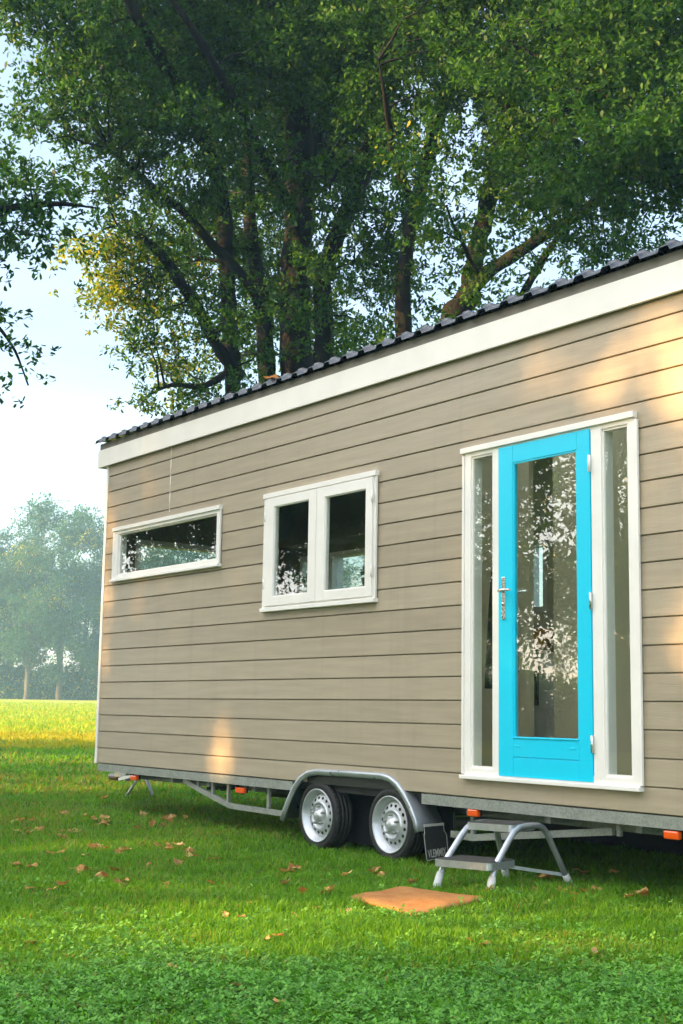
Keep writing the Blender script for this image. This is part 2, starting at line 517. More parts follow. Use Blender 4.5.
b = MB(); b.box(-11.995, -11.981, -.006, .0, 3.06, 3.735); b.build('joint_strip', M['verge'] if False else M['fascia'], house)
# corner trim
b = MB(); b.box(HX0-.048, HX0-.002, -.018, .05, .50, 3.73, .003); b.build('corner_trim', M['white'], house)
# end walls, back wall, floor, ceiling
EW = (.30, 2.15, 2.20, 2.915)
BW = [(-13.05, -12.60, 2.2, 2.86), (-12.45, -11.72, 2.2, 2.86), (-9.275, -8.985, 2.035, 2.70), (-8.8, -8.0, 1.75, 2.9), (-11.4, -9.9, 1.5, 2.8)]  # the fourth is an unseen window, added to light the kitchen
b = MB(); b.holed(.03, HB, .505, 3.76, HX0, HX0+.10, [EW], axis='x'); b.build('end_wall', M['siding'], house)
ADDED_EW = (.16, 1.26, .70, 3.30)  # unseen glazing in the right end, added to brighten the room behind the door
b = MB(); b.holed(.03, HB, .505, 3.76, HX1-.1, HX1, [ADDED_EW], axis='x'); b.build('end_wall', M['siding'], house)
b = MB(); b.holed(ADDED_EW[0]-.01, ADDED_EW[1]+.01, ADDED_EW[2]-.01, ADDED_EW[3]+.01, HX1-.13, HX1+.02, [(ADDED_EW[0]+.05, ADDED_EW[1]-.05, ADDED_EW[2]+.05, ADDED_EW[3]-.05)], axis='x')
w = b.build('window', M['white'], house)
b = MB(); b.box(HX1-.056, HX1-.05, ADDED_EW[0]+.045, ADDED_EW[1]-.045, ADDED_EW[2]+.045, ADDED_EW[3]-.045); b.build('pane', M['glass'], w)
b = MB(); b.holed(HX0+.10, HX1-.1, .505, 3.70, HB-.1, HB, BW); b.build('back_wall', M['siding'], house)
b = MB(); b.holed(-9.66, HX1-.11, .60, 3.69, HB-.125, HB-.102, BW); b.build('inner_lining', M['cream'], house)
b = MB(); b.holed(HX0+.101, -9.661, .60, 3.69, HB-.125, HB-.102, BW); b.build('inner_lining', M['dim'], house)  # left room's dimness put into a darker lining colour, end wall too
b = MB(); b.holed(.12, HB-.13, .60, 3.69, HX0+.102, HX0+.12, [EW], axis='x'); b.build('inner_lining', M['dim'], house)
b = MB(); b.box(HX0+.02, HX1-.02, .03, HB-.01, .51, .60); b.build('floor', M['wood'], house)
ADDED_SKL = [(-8.95, -5.2, .26, 1.14)]  # unseen roof glazing, added to let more daylight into the entrance
b = MB()
for y0_, y1_, cx in ((.112, .26, []), (.26, 1.14, ADDED_SKL), (1.14, HB-.13, [])):
    x_ = HX0+.102
    for s0 in sorted(cx): b.box(x_, s0[0], y0_, y1_, 3.62, 3.66); x_ = s0[1]
    b.box(x_, HX1-.11, y0_, y1_, 3.62, 3.66)
for x in (-12.9, -12.2, -11.5, -10.8, -10.1, -9.4, -8.7, -8.0, -7.3, -6.6, -5.9): b.box(x, x+.06, .113, HB-.131, 3.50, 3.618)
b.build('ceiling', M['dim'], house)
# loft beam and shelf seen through the strip window
b = MB(); b.box(-12.9, -10.6, 1.95, 2.3, 2.94, 3.05); b.build('shelf_board', M['dim'], house)
# glazed openings on the far sides
def small_window(x0, x1, z0, z1):
    b = MB(); t = .045
    b.holed(x0-.01, x1+.01, z0-.01, z1+.01, HB-.13, HB+.02, [(x0+t, x1-t, z0+t, z1-t)])
    w = b.build('window', M['white'], house)
    b = MB(); b.box(x0+t-.005, x1-t+.005, HB-.06, HB-.054, z0+t-.005, z1-t+.005); b.build('pane', M['glass'], w)
for w in BW: small_window(*w)
b = MB(); b.holed(EW[0]-.01, EW[1]+.01, EW[2]-.01, EW[3]+.01, HX0-.02, HX0+.13, [(EW[0]+.05, EW[1]-.05, EW[2]+.05, EW[3]-.05)], axis='x')
w = b.build('window', M['white'], house)
b = MB(); b.box(HX0+.05, HX0+.056, EW[0]+.045, EW[1]-.045, EW[2]+.045, EW[3]-.045); b.build('pane', M['glass'], w)
# partition seen behind the door
b = MB(); b.box(-9.05, -8.14, 1.30, 1.35, .602, 3.49); b.build('partition', M['cream'], house)
b = MB(); b.box(-7.86, -4.6, 1.30, 1.35, .602, 3.49); b.box(-7.86, -7.82, 1.351, 2.32, .602, 3.49); b.build('partition', M['cream'], house)
# kitchen unit with oven
b = MB(); b.box(-9.45, -8.2, 1.80, 2.32, .602, 1.62, .004); k = b.build('kitchen_unit', M['white'], house)
b = MB(); b.box(-9.47, -8.18, 1.77, 2.322, 1.622, 1.655, .003); b.build('worktop', M['dim'], k)
b = MB(); b.box(-9.02, -8.55, 1.785, 1.799, 1.17, 1.56, .004); b.build('oven_door', M['oven'], k)

# fascia, verge board, roof
b = MB(); b.box(-13.595, -4.2, -.045, -.020, 3.722, 3.917, .003); b.box(-13.62, -13.596, -.045, HB+.1, 3.722, 3.917, .003); b.build('fascia_board', M['fascia'], house)
b = MB(); b.box(-13.585, -4.21, -.028, -.006, 3.9175, 3.992, .002); b.box(-13.605, -13.586, -.028, HB+.1, 3.9175, 3.992); b.build('verge_board', M['verge'], house)
b = MB()
for y0_, y1_, cx in ((-.004, .26, []), (.26, 1.14, ADDED_SKL), (1.14, HB+.1, [])):
    x_ = -13.57
    for s0 in sorted(cx): b.box(x_, s0[0], y0_, y1_, 3.762, 3.90); x_ = s0[1]
    b.box(x_, -4.22, y0_, y1_, 3.762, 3.90)
b.build('roof_deck', M['dark'], house)
for s0 in ADDED_SKL:
    b = MB()
    for q in ((s0[0]-.03, s0[0], .23, 1.17), (s0[1], s0[1]+.03, .23, 1.17), (s0[0], s0[1], .23, .26), (s0[0], s0[1], 1.14, 1.17)): b.box(*q, 3.91, 4.05)
    k_ = b.build('added_skylight', M['plastic'], house)
    b = MB(); b.box(s0[0], s0[1], .26, 1.14, 4.02, 4.027); b.build('pane', M['glass'], k_)
def roof():
    per = .2455
    prof = []; x = -13.76
    x_end = -4.15
    # ribs peak at x = -5.957 + k*per
    k0 = math.floor((x+5.957)/per)
    xs = []
    k = k0
    while -5.957 + k*per < x_end:
        c = -5.957 + k*per
        for dx, h in ((-.050, .0), (-.038, .028), (-.031, .032), (.031, .032), (.038, .028), (.050, .0), (.095, .0), (.10, .004), (.104, .0), (.15, .0)):
            xx = c+dx
            if -13.68 < xx < x_end: xs.append((xx, h))
        k += 1
    rows = [(-.085, 3.994), (-.081, 3.998), (-.02, 4.034)]
    y = -.02; z = 4.034
    # stepped tile courses going back over the roof
    while y < 2.5:
        rows.append((y+.001, z+.012)); y += .30; z -= .004; rows.append((y, z-.000))
    V = []; n = len(xs)
    for j, (yy, zz) in enumerate(rows):
        for xx, h in xs: V.append((xx, yy, zz+h))
    m = len(rows); F = []
    for j in range(m-1):
        for i in range(n-1):
            xc = xs[i][0]; yc = (rows[j][0]+rows[j+1][0])/2
            if any(s0[0]-.03 < xc < s0[1]+.0 and .22 < yc < 1.18 for s0 in ADDED_SKL): continue
            F.append((j*n+i, j*n+i+1, (j+1)*n+i+1, (j+1)*n+i))
    # underside, 6 mm lower, and front lip
    off = len(V)
    V += [(x_, y_, z_-.006) for x_, y_, z_ in V]
    F += [tuple(off+i for i in reversed(f)) for f in list(F)]
    for i in range(n-1): F.append((i, off+i, off+i+1, i+1))
    for j in range(m-1): F.append((j*n, (j+1)*n, off+(j+1)*n, off+j*n))
    return fast_mesh('roof_tiles', V, np.array(F), M['tile'], house)
roof()

# ---- window with two casements
fr = MB(); Yf = -.030
fr.holed(-10.165, -8.555, 1.985, 2.975, Yf, .075, [(-10.12, -8.60, 2.02, 2.93)])
win2 = fr.build('window', M['white'], house)
b = MB(); b.box(-10.202, -8.530, -.046, .02, 2.966, 3.010, .003); b.build('head_board', M['white'], win2)
b = MB(); b.box(-10.205, -8.530, -.054, .0, 1.950, 1.984, .004); b.box(-10.198, -10.167, -.034, -.0145, 1.985, 2.965, .003); b.box(-8.553, -8.533, -.034, -.0145, 1.985, 2.965, .003); b.build('sill', M['white'], win2)
def sash(x0, x1, z0, z1, gx0, gx1, gz0, gz1, parent, yf=-.048):
    b = MB()
    b.box(x0, gx0, yf, yf+.055, z0, z1, .003); b.box(gx1, x1, yf, yf+.055, z0, z1, .003)
    b.box(gx0, gx1, yf+.0005, yf+.054, gz1, z1, .002); b.box(gx0, gx1, yf+.0005, yf+.054, z0, gz0, .002)
    # glazing bead
    b.box(gx0, gx0+.008, yf+.010, yf+.020, gz0, gz1); b.box(gx1-.008, gx1, yf+.010, yf+.020, gz0, gz1)
    b.box(gx0+.008, gx1-.008, yf+.010, yf+.020, gz1-.008, gz1); b.box(gx0+.008, gx1-.008, yf+.010, yf+.020, gz0, gz0+.008)
    s_ = b.build('sash', M['white'], parent)
    b = MB(); b.box(gx0, gx1, yf+.021, yf+.027, gz0, gz1); b.build('pane', M['glass'], parent)
    return s_
sash(-10.150, -9.354, 2.000, 2.958, -10.015, -9.468, 2.078, 2.880, win2)
sash(-9.346, -8.566, 2.000, 2.958, -9.228, -8.655, 2.078, 2.873, win2)
for x in (-10.153, -8.563):
    for z in (2.80, 2.20):
        b = MB(); b.tube([(x, -.052, z-.045), (x, -.052, z+.045)], .007, 8); b.box(x-.012, x+.012, -.0505, -.047, z-.04, z+.04); b.build('hinge', M['white'], win2)

# ---- strip window
b = MB(); b.holed(-13.215, -11.0, 2.45, 2.975, -.030, .075, [(-13.125, -11.05, 2.49, 2.935)])
win1 = b.build('window', M['white'], house)
b = MB(); b.box(-13.246, -10.985, -.046, .02, 2.966, 3.006, .003); b.build('head_board', M['white'], win1)
b = MB(); b.box(-13.250, -10.982, -.052, .0, 2.421, 2.449, .004); b.box(-13.243, -13.217, -.034, -.0145, 2.45, 2.965, .003); b.box(-10.998, -10.985, -.034, -.0145, 2.45, 2.965, .003); b.build('sill', M['white'], win1)
b = MB(); b.box(-13.125, -13.10, -.012, .02, 2.49, 2.935); b.box(-11.075, -11.05, -.012, .02, 2.49, 2.935); b.box(-13.10, -11.075, -.012, .02, 2.49, 2.505); b.box(-13.10, -11.075, -.012, .02, 2.92, 2.935); b.build('glazing_bead', M['white'], win1)
b = MB(); b.box(-13.10, -11.075, -.002, .004, 2.505, 2.92); b.build('pane', M['glass'], win1)

# ---- entrance: frame, two side lights, turquoise door
b = MB()
ey0, ey1 = -.026, .085
b.box(-7.455, -7.392, ey0, ey1, .70, 2.975); b.box(-7.155, -7.090, ey0, ey1, .70, 2.975)
b.box(-6.192, -6.102, ey0, ey1, .70, 2.975); b.box(-5.872, -5.812, ey0, ey1, .70, 2.975)
b.box(-7.455, -5.812, ey0+.001, ey1, 2.955, 2.99); b.box(-7.455, -5.812, ey0+.001, ey1, .662, .712)
ent = b.build('entrance_frame', M['white'], house)
b = MB(); b.box(-7.480, -7.457, -.034, -.0145, .668, 2.97, .003); b.build('side_board', M['white'], ent)
b = MB(); b.box(-5.810, -5.785, -.034, -.0145, .668, 2.97, .003)
b.build('side_board', M['white'], ent)
b = MB(); b.box(-7.490, -5.806, -.046, .0, 2.985, 3.026, .003); b.build('head_board', M['white'], ent)
b = MB(); b.box(-7.484, -5.797, -.052, .0, .634, .6615, .004); b.build('sill', M['white'], ent)
for x0, x1 in ((-7.392, -7.155), (-6.102, -5.872)):
    b = MB()
    for a, c in ((x0, x0+.014), (x1-.014, x1)): b.box(a, c, -.014, .04, .712, 2.955)
    b.box(x0+.014, x1-.014, -.014, .04, .712, .728); b.box(x0+.014, x1-.014, -.014, .04, 2.939, 2.955)
    b.build('glazing_bead', M['white'], ent)
    b = MB(); b.box(x0+.012, x1-.012, -.006, .0, .724, 2.943); b.build('pane', M['glass'], ent)
lx0, lx1, lz0, lz1 = -7.084, -6.199, .672, 2.972
gx0, gx1, gz0, gz1 = -6.938, -6.316, .930, 2.848
b = MB(); yf = -.034
b.box(lx0, gx0, yf, yf+.05, lz0, lz1, .003); b.box(gx1, lx1, yf, yf+.05, lz0, lz1, .003)
b.box(gx0+.0007, gx1-.0007, yf+.001, yf+.05, gz1, lz1, .0015)
b.box(gx0+.0007, gx1-.0007, yf+.001, yf+.05, lz0, .800, .0015); b.box(gx0+.0007, gx1-.0007, yf+.001, yf+.05, .806, gz0, .0015)
b.box(gx0, gx1, yf+.010, yf+.05, .79, .82)
for c0, c1, d0, d1 in ((gx0, gx0+.012, gz0, gz1), (gx1-.012, gx1, gz0, gz1), (gx0+.012, gx1-.012, gz0, gz0+.012), (gx0+.012, gx1-.012, gz1-.012, gz1)):
    b.box(c0, c1, yf+.006, yf+.015, d0, d1)
door = b.build('door', M['turquoise'], house)
b = MB(); b.box(gx0+.002, gx1-.002, yf+.016, yf+.022, gz0+.002, gz1-.002); b.build('pane', M['glass'], door)
b = MB(); b.box(gx0+.003, gx1-.003, yf-.006, yf+.009, gz0+.0005, gz0+.010, .002); b.build('rain_bar', M['turquoise'], door)
for x in (-6.895, -6.375):
    b = MB(); b.box(x-.022, x+.022, yf-.003, yf+.002, .872, .884, .002); b.build('drain_cap', M['turquoise'], door)
b = MB(); b.box(-7.048, -7.008, yf-.008, yf-.0005, 1.745, 2.045, .004)
b.tube([(-7.028, yf-.006, 1.945), (-7.028, yf-.052, 1.945), (-7.02, yf-.058, 1.945), (-6.91, yf-.056, 1.945)], [.011, .011, .011, .009], 10)
b.lathe([(.0, -.016), (.010, -.016), (.012, -.006), (.012, .0)], (-7.028, yf-.0, 1.855), 'y', 14)
b.build('handle', M['chrome'], door)
b = MB(); b.tube([(-7.028, yf+.052, 1.945), (-7.028, yf+.10, 1.945), (-6.90, yf+.10, 1.945)], .009, 10); b.box(-7.046, -7.01, yf+.0505, yf+.056, 1.75, 2.04); b.build('handle', M['chrome'], door)
for z in (2.738, 1.83, .912):
    b = MB(); b.tube([(-6.195, yf-.006, z-.055), (-6.195, yf-.006, z+.055)], .010, 10); b.build('hinge', M['chrome'] if z < 2 else M['white'], door)

win1.location.x += SH1; win2.location.x += SH2; ent.location.x += SHD; door.location.x += SHD
# ---- chassis
for x0, x1 in ((HX0+.02, -9.65), (-7.93, -4.36)):
    b = MB(); b.box(x0, x1, -.004, .003, .425, .500); b.box(x0, x1, .0031, .06, .494, .500); b.box(x0, x1, .0031, .05, .425, .432)
    b.build('side_rail', M['galv'], house)
b = MB(); b.box(HX0+.03, HX1-.03, .07, HB-.03, .44, .498); b.build('floor_underside', M['dark'], house)
b = MB()
for y in (.55, 1.9): b.beam((HX0+.03, y, .38), (HX1-.1, y, .38), .06, .11)
b.build('chassis_beam', M['galv'], house)
for x in (-12.6, -11.9, -11.2, -10.4, -7.5, -6.7, -5.9, -5.1):
    b = MB(); b.box(x, x+.05, .062, HB-.06, .375, .436); b.build('cross_member', M['galv'], house)
# lower truss rails
def truss(chord, posts, y):
    b = MB()
    for p, q in zip(chord, chord[1:]):
        b.beam((p[0], y, p[1]), (q[0], y, q[1]), .035, .048, .002)
    for x, z0, z1 in posts: b.box(x-.016, x+.016, y-.012, y+.012, z0, z1)
    return b.build('truss_rail', M['galv'], house)
truss([(-11.62, .412), (-11.24, .325), (-10.74, .225), (-9.79, .215)], [(-11.34, .36, .43), (-11.07, .30, .43), (-10.79, .255, .43), (-10.11, .24, .43), (-11.5, .39, .43)], .06)
truss([(-7.70, .222), (-7.46, .215), (-6.12, .365)], [(-7.0, .29, .37), (-6.07, .34, .43), (-7.47, .24, .43)], .10)
truss([(-11.62, .412), (-11.24, .325), (-10.74, .225), (-9.79, .215)], [(-11.34, .36, .43), (-11.07, .30, .43), (-10.79, .255, .43), (-10.11, .24, .43)], HB-.08)
truss([(-7.86, .225), (-7.46, .215), (-6.12, .365)], [(-7.0, .29, .37), (-6.07, .34, .43), (-7.47, .24, .43)], HB-.10)
b = MB()
for p, q in (((-11.6, .30, .33), (-11.2, 1.2, .36)), ((-11.45, .5, .40), (-11.25, .5, .30))): b.beam(p, q, .03, .03)
b.tube([(-11.55, .35, .40), (-11.40, .35, .33), (-11.25, .38, .35), (-11.1, .4, .40)], .018, 8)
b.build('brake_linkage', M['plastic'], house)
b = MB(); b.lathe([(0, -.5), (.05, -.5), (.055, -.48), (.055, .0), (.03, .02), (.0, .02)], (-10.05, .35, .37), 'x', 14); b.build('reserve_tube', M['plastic'], house)
# axles
for x in (-9.307, -8.335):
    b = MB(); b.tube([(x, .12, .235), (x, HB-.12, .235)], .045, 12); b.box(x-.05, x+.25, .40, .46, .22, .34); b.box(x-.05, x+.25, HB-.46, HB-.40, .22, .34); b.build('axle', M['galv'], house)

# wheels
def wheel(cx, cz, yf, sgn):
    # sgn = -1: the dish faces -y
    c = (cx, yf, cz); k = -sgn
    w = MB(); n = 48
    prof = [(.205, .020), (.222, .008), (.245, .002), (.262, .006), (.276, .018), (.283, .034)]
    for gy in (.055, .092, .129): prof += [(.285, gy-.006), (.277, gy-.005), (.277, gy+.005), (.285, gy+.006)]
    prof += [(.283, .152), (.276, .168), (.262, .18), (.24, .185), (.205, .168)]
    w.lathe([(r, t*k) for r, t in prof], c, 'y', n, closed=True)
    # sidewall ribs
    for q in range(40):
        a = 2*PI*q/40
        w.obox((cx+.279*math.cos(a), yf+.030*k, cz+.279*math.sin(a)), (math.cos(a), 0, math.sin(a)), (0, 1, 0), (-math.sin(a), 0, math.cos(a)), .006, .013, .007)
    wh = w.build('wheel', M['black'], house)
    r_ = MB()
    prof = [(.2155, .010), (.2165, .0), (.210, -.003), (.203, .004), (.200, .018), (.190, .024), (.186, .055), (.178, .062), (.172, .054), (.166, .047)]
    r_.lathe([(r, t*k) for r, t in prof], c, 'y', n)
    # disc band with ventilation holes
    nh = 16; per = 8; N = nh*per
    ra, rb, rc, rd = .166, .153, .130, .118
    def P(r, i, y): a = 2*PI*i/N; return r_.bm.verts.new((cx+r*math.cos(a), yf+y*k, cz+r*math.sin(a)))
    def yr(r): return .047 - (.166-r)*.25
    for i in range(N):
        hole = (i % per) in (2, 3, 4, 5)
        mids = {2: .6, 3: 1.0, 4: 1.0, 5: .6}
        for (p_, q_) in ((ra, rb), (rb, rc), (rc, rd)):
            if hole and p_ == rb: continue
            f = r_.bm.faces.new([P(p_, i, yr(p_)), P(p_, i+1, yr(p_)), P(q_, i+1, yr(q_)), P(q_, i, yr(q_))])
    for i in range(N):
        if (i % per) in (2, 5):
            # round the hole's corners
            m = .45
            s0, s1 = (i, i+1) if (i % per) == 2 else (i+1, i)
            for ro, ri in ((rb, rb-.008), (rc, rc+.008)):
                r_.bm.faces.new([P(ro, s0, yr(ro)), P(ro, s1, yr(ro)), P(ri, s0, yr(ri))])
    prof = [(.118, .035), (.112, .022), (.104, .018), (.098, .026), (.094, .034), (.070, .030), (.052, .022), (.045, .010), (.036, .006), (.034, -.004), (.026, -.008), (.0, -.009)]
    r_.lathe([(r, t*k) for r, t in prof], c, 'y', n)
    r_.build('rim', M['rim'], wh)
    d = MB(); d.lathe([(.185, .085*k), (.0, .085*k)], c, 'y', 24); d.lathe([(.19, .084*k), (.19, .16*k)], c, 'y', 24)
    d.build('brake_drum', M['plastic'], wh)
    for q in range(5):
        a = 2*PI*q/5+.35
        n_ = MB(); n_.lathe([(.0, -.004*k), (.009, -.004*k), (.011, .004*k), (.011, .030*k)], (cx+.073*math.cos(a), yf, cz+.073*math.sin(a)), 'y', 6)
        n_.build('wheel_bolt', M['galv'], wh)
for cx in (-9.307, -8.335):
    wheel(cx, .243, .010, -1); wheel(cx, .243, HB-.01, 1)

# fender: rolled lip, skirt and arched sheet over both wheels
def fender(y0, y1, s):
    path = [(-9.800, .185), (-9.755, .27), (-9.690, .37), (-9.60, .485), (-9.517, .555), (-9.41, .602), (-9.284, .622), (-8.85, .628), (-8.393, .628), (-8.29, .612), (-8.194, .568), (-8.105, .495), (-8.023, .40), (-7.965, .31), (-7.935, .225)]
    n = len(path)
    nor = []
    for i in range(n):
        a = path[max(i-1, 0)]; c = path[min(i+1, n-1)]
        dx, dz = c[0]-a[0], c[1]-a[1]; L = math.hypot(dx, dz); nor.append((dz/L, -dx/L))
    # section: offsets (inward, depth)
    sec = [(.052, .010), (.050, .0), (.044, -.004), (.020, -.014), (.006, -.010), (.0, .002), (.0, .24), (.004, .24), (.004, .012), (.046, .012)]
    b = MB(); rings = []
    for (px, pz), (nx, nz) in zip(path, nor):
        rings.append([b.bm.verts.new((px+nx*o, y0+s*dp, pz+nz*o)) for o, dp in sec])
    for ra, rb in zip(rings, rings[1:]):
        for k in range(len(sec)):
            f = b.bm.faces.new((ra[k], ra[(k+1) % len(sec)], rb[(k+1) % len(sec)], rb[k])); f.smooth = True
    b.bm.faces.new(rings[0]); b.bm.faces.new(list(reversed(rings[-1])))
    return b.build('mudguard', M['galv_smooth'], house)
M['galv_smooth'] = simple('smooth_zinc', (.42,.46,.50), .36, .6, .1, 5, .05, 40)
fender(-.022, .22, 1); fender(HB+.022, 0, -1)
# black sheets added behind the mudguard to keep the arch dark
b = MB(); b.box(-9.78, -7.95, .30, .32, .02, .44); b.build('arch_shade_sheet', M['plastic'], house)
b = MB(); b.box(-9.46, -8.24, .019, .028, .50, .5925); b.box(-9.46, -8.24, .0, .30, .593, .604); b.build('arch_shade_sheet', M['plastic'], house)
b = MB(); b.box(-9.6, HX1-.02, HB-.30, HB-.27, .0, .44); b.build('underside_shade_sheet', M['plastic'], house)  # black sheet added on the far side to darken the view under the trailer

# mud flap with raised lettering, hung from the end of the mudguard
fl = MB()
A = Vector((-7.932, .012, .272)); B_ = Vector((-7.925, .195, .279)); D = Vector((-7.948, .062, .012)); E = Vector((-7.938, .250, .030))
nf = (B_-A).cross(D-A).normalized()
if nf.x < 0: nf = -nf
def Q(u, v, o=0.0):
    # u across, v down
    L = A.lerp(D, v); R = B_.lerp(E, v); p = L.lerp(R, u)
    return p + nf*o
out = [Q(0, 0), Q(1, 0), Q(1.0, .22), Q(1.09, .34), Q(1.05, .92), Q(1, 1), Q(0, 1), Q(-.02, .9), Q(-.03, .3), Q(0.02, .22)]
fl.poly_prism(out, nf*.006)
flap = fl.build('mud_flap', M['blackpaint'], house)
b = MB()
pts = [p + nf*.010 for p in out]
b.tube(pts+[pts[0]], .0032, 6, cap=False); b.beam(Q(-.02, .02, .012), Q(1.02, .02, .012), .006, .02)
b.build('flap_border', M['letter'], flap)
cu = bpy.data.curves.new('lettering', 'FONT'); cu.body = 'VLEMMIX'; cu.extrude = .0012; cu.offset = .018; cu.align_x = 'CENTER'; cu.align_y = 'CENTER'; cu.size = 1.0
to = bpy.data.objects.new('lettering_tmp', cu); C.objects.link(to)
bpy.context.view_layer.update()
me = bpy.data.meshes.new_from_object(to.evaluated_get(bpy.context.evaluated_depsgraph_get()))
bpy.data.objects.remove(to)
xs = [v.co.x for v in me.vertices]; ys = [v.co.y for v in me.vertices]
wx, wy = max(xs)-min(xs), max(ys)-min(ys); mx_, my_ = (max(xs)+min(xs))/2, (max(ys)+min(ys))/2
c0 = Q(.53, .83, .0075); du = (Q(1, .83)-Q(0, .83)); dv = (Q(.5, 0)-Q(.5, 1)).normalized()
for v in me.vertices:
    zz = v.co.z
    v.co = c0 + du*((v.co.x-mx_)/wx*.90) + dv*((v.co.y-my_)/wy*.060) + nf*(.001 if zz > 0 else 0)
link_mesh('lettering', me, M['letter'], flap)

# side marker lights
for x, y, z, w in ((-5.562, .0, .392, .135), (-7.36, .0, .398, .125), (-10.515, .01, .378, .17), (-12.56, .0, .388, .15)):
    b = MB(); w *= .85; b.box(x-w/2, x+w/2, y-.010, y+.028, z-.026, z+.024, .009); l_ = b.build('marker_light', M['lens'], house)
    b = MB(); b.box(x-w/2+.01, x+w/2-.01, y+.0285, y+.05, z-.022, z+.05); b.box(x-w/2-.012, x-w/2-.002, y+.0, y+.05, z-.01, z+.045); b.build('lamp_bracket', M['plastic'], l_)
b = MB(); b.beam((-12.93, .02, .355), (-12.66, .02, .40), .012, .03); b.build('lamp_bracket', M['white'], house)
# drawbar, coupling, prop stand
b = MB()
b.beam((-13.35, .35, .36), (-15.10, 1.15, .31), .07, .10); b.beam((-13.35, 2.05, .36), (-15.10, 1.25, .31), .07, .10); b.box(-15.2, -15.0, 1.1, 1.3, .26, .36)
b.build('drawbar', M['galv'], house)
b = MB(); b.box(-15.48, -15.21, 1.14, 1.26, .205, .285, .03); b.build('coupling', M['plastic'], house)
b = MB()
gx = float(gz(-14.1, .9))
b.tube([(-14.10, .90, .37), (-14.20, .72, gx-.02)], .016, 8); b.tube([(-14.08, .92, .37), (-14.02, 1.04, gx-.02)], .016, 8); b.tube([(-14.06, .88, .37), (-13.92, .98, gx-.02)], .014, 8)
b.box(-14.16, -14.0, .84, .98, .35, .38)
b.build('prop_stand', M['alloy'], house)

# ------------------------------------------------------------------ things inside, seen through the glass
def pot_plant(x, y, z, s, lab):
    b = MB(); b.lathe([(0, 0), (.032*s, 0), (.045*s, .075*s), (.048*s, .08*s), (.040*s, .08*s), (.0, .07*s)], (x, y, z), 'z', 16)
    t = empty('potted_plant', (x, y, z)); tag(t, lab, 'plant')
    b.build('pot', M['terracotta'], t)
    n = 130; th = rng.uniform(0, 2*PI, n); ph = np.arccos(rng.uniform(-.2, 1, n)); r = .05*s*rng.uniform(.5, 1.2, n)
    cx = x+r*np.sin(ph)*np.cos(th); cy = y+r*np.sin(ph)*np.sin(th); cz = z+.115*s+r*np.cos(ph)
    V = []
    for i in range(n):
        d = Vector(rng.normal(size=3)).normalized()*.016*s; e = d.orthogonal().normalized()*.008*s; c = Vector((cx[i], cy[i], cz[i]))
        V += [c-d, c+e, c+d, c-e]
    fast_mesh('foliage', np.array([tuple(v) for v in V]), np.arange(n*4).reshape(n, 4), M['plant'], t)
pot_plant(-9.90, .16, 2.085, 1.25, 'small green plant in a dark pot at the left behind the left casement pane')
pot_plant(-9.70, .17, 2.085, 1.15, 'small round plant in a dark pot in the middle of the left casement pane')
pot_plant(-8.86, .17, 2.085, 1.2, 'bushy plant in a dark pot behind the right casement pane')
b = MB(); b.box(-10.1, -8.6, .111, .26, 2.05, 2.083); b.build('window_board', M['white'], house)
# coats hanging by the partition
def hanging(name, x, y, z, w, h, mat, lab, cat):
    b = MB(); n = 9
    rings = []
    for j in range(8):
        t = j/7; ww = w*(.25+.75*t**.7); ring = []
        for i in range(20):
            a = 2*PI*i/20
            ring.append(b.bm.verts.new((x+ww/2*math.cos(a)*(1+.10*math.sin(5*a+2*t)), y+.05*(.5+t*.6)*math.sin(a)*(1+.25*math.sin(7*a)), z-h*t)))
        rings.append(ring)
    for r0, r1 in zip(rings, rings[1:]):
        for i in range(20):
            f = b.bm.faces.new((r0[i], r0[(i+1) % 20], r1[(i+1) % 20], r1[i])); f.smooth = True
    b.bm.faces.new(rings[0]); b.bm.faces.new(rings[-1])
    o = b.build(name, mat); tag(o, lab, cat); return o
hanging('hanging_coat', -8.42, 1.19, 2.45, .24, 1.15, M['coat'], 'dark coat hanging inside behind the door glass', 'coat')
hanging('hanging_jacket', -7.42, .40, 2.35, .20, .95, M['coat'], 'dark jacket hanging behind the left side light', 'jacket')
hanging('hanging_cloth', -5.72, .52, 1.92, .14, .36, M['dirtycurtain'], 'white cloth hanging behind the right side light', 'cloth')
b = MB(); b.lathe([(0, 0), (.07, 0), (.12, .07), (.135, .15), (.12, .19), (.112, .19), (.12, .15), (.06, .02), (0, .02)], (-8.78, 2.05, 1.656), 'z', 24)
o = b.build('pot', M['orange_bowl']); tag(o, 'orange enamel pot standing on the kitchen worktop behind the door glass', 'pot')
b = MB(); b.box(-8.60, -8.40, 2.0, 2.2, 1.656, 1.80, .02); o = b.build('toaster', M['oven']); tag(o, 'dark toaster standing on the kitchen worktop behind the door glass', 'toaster')

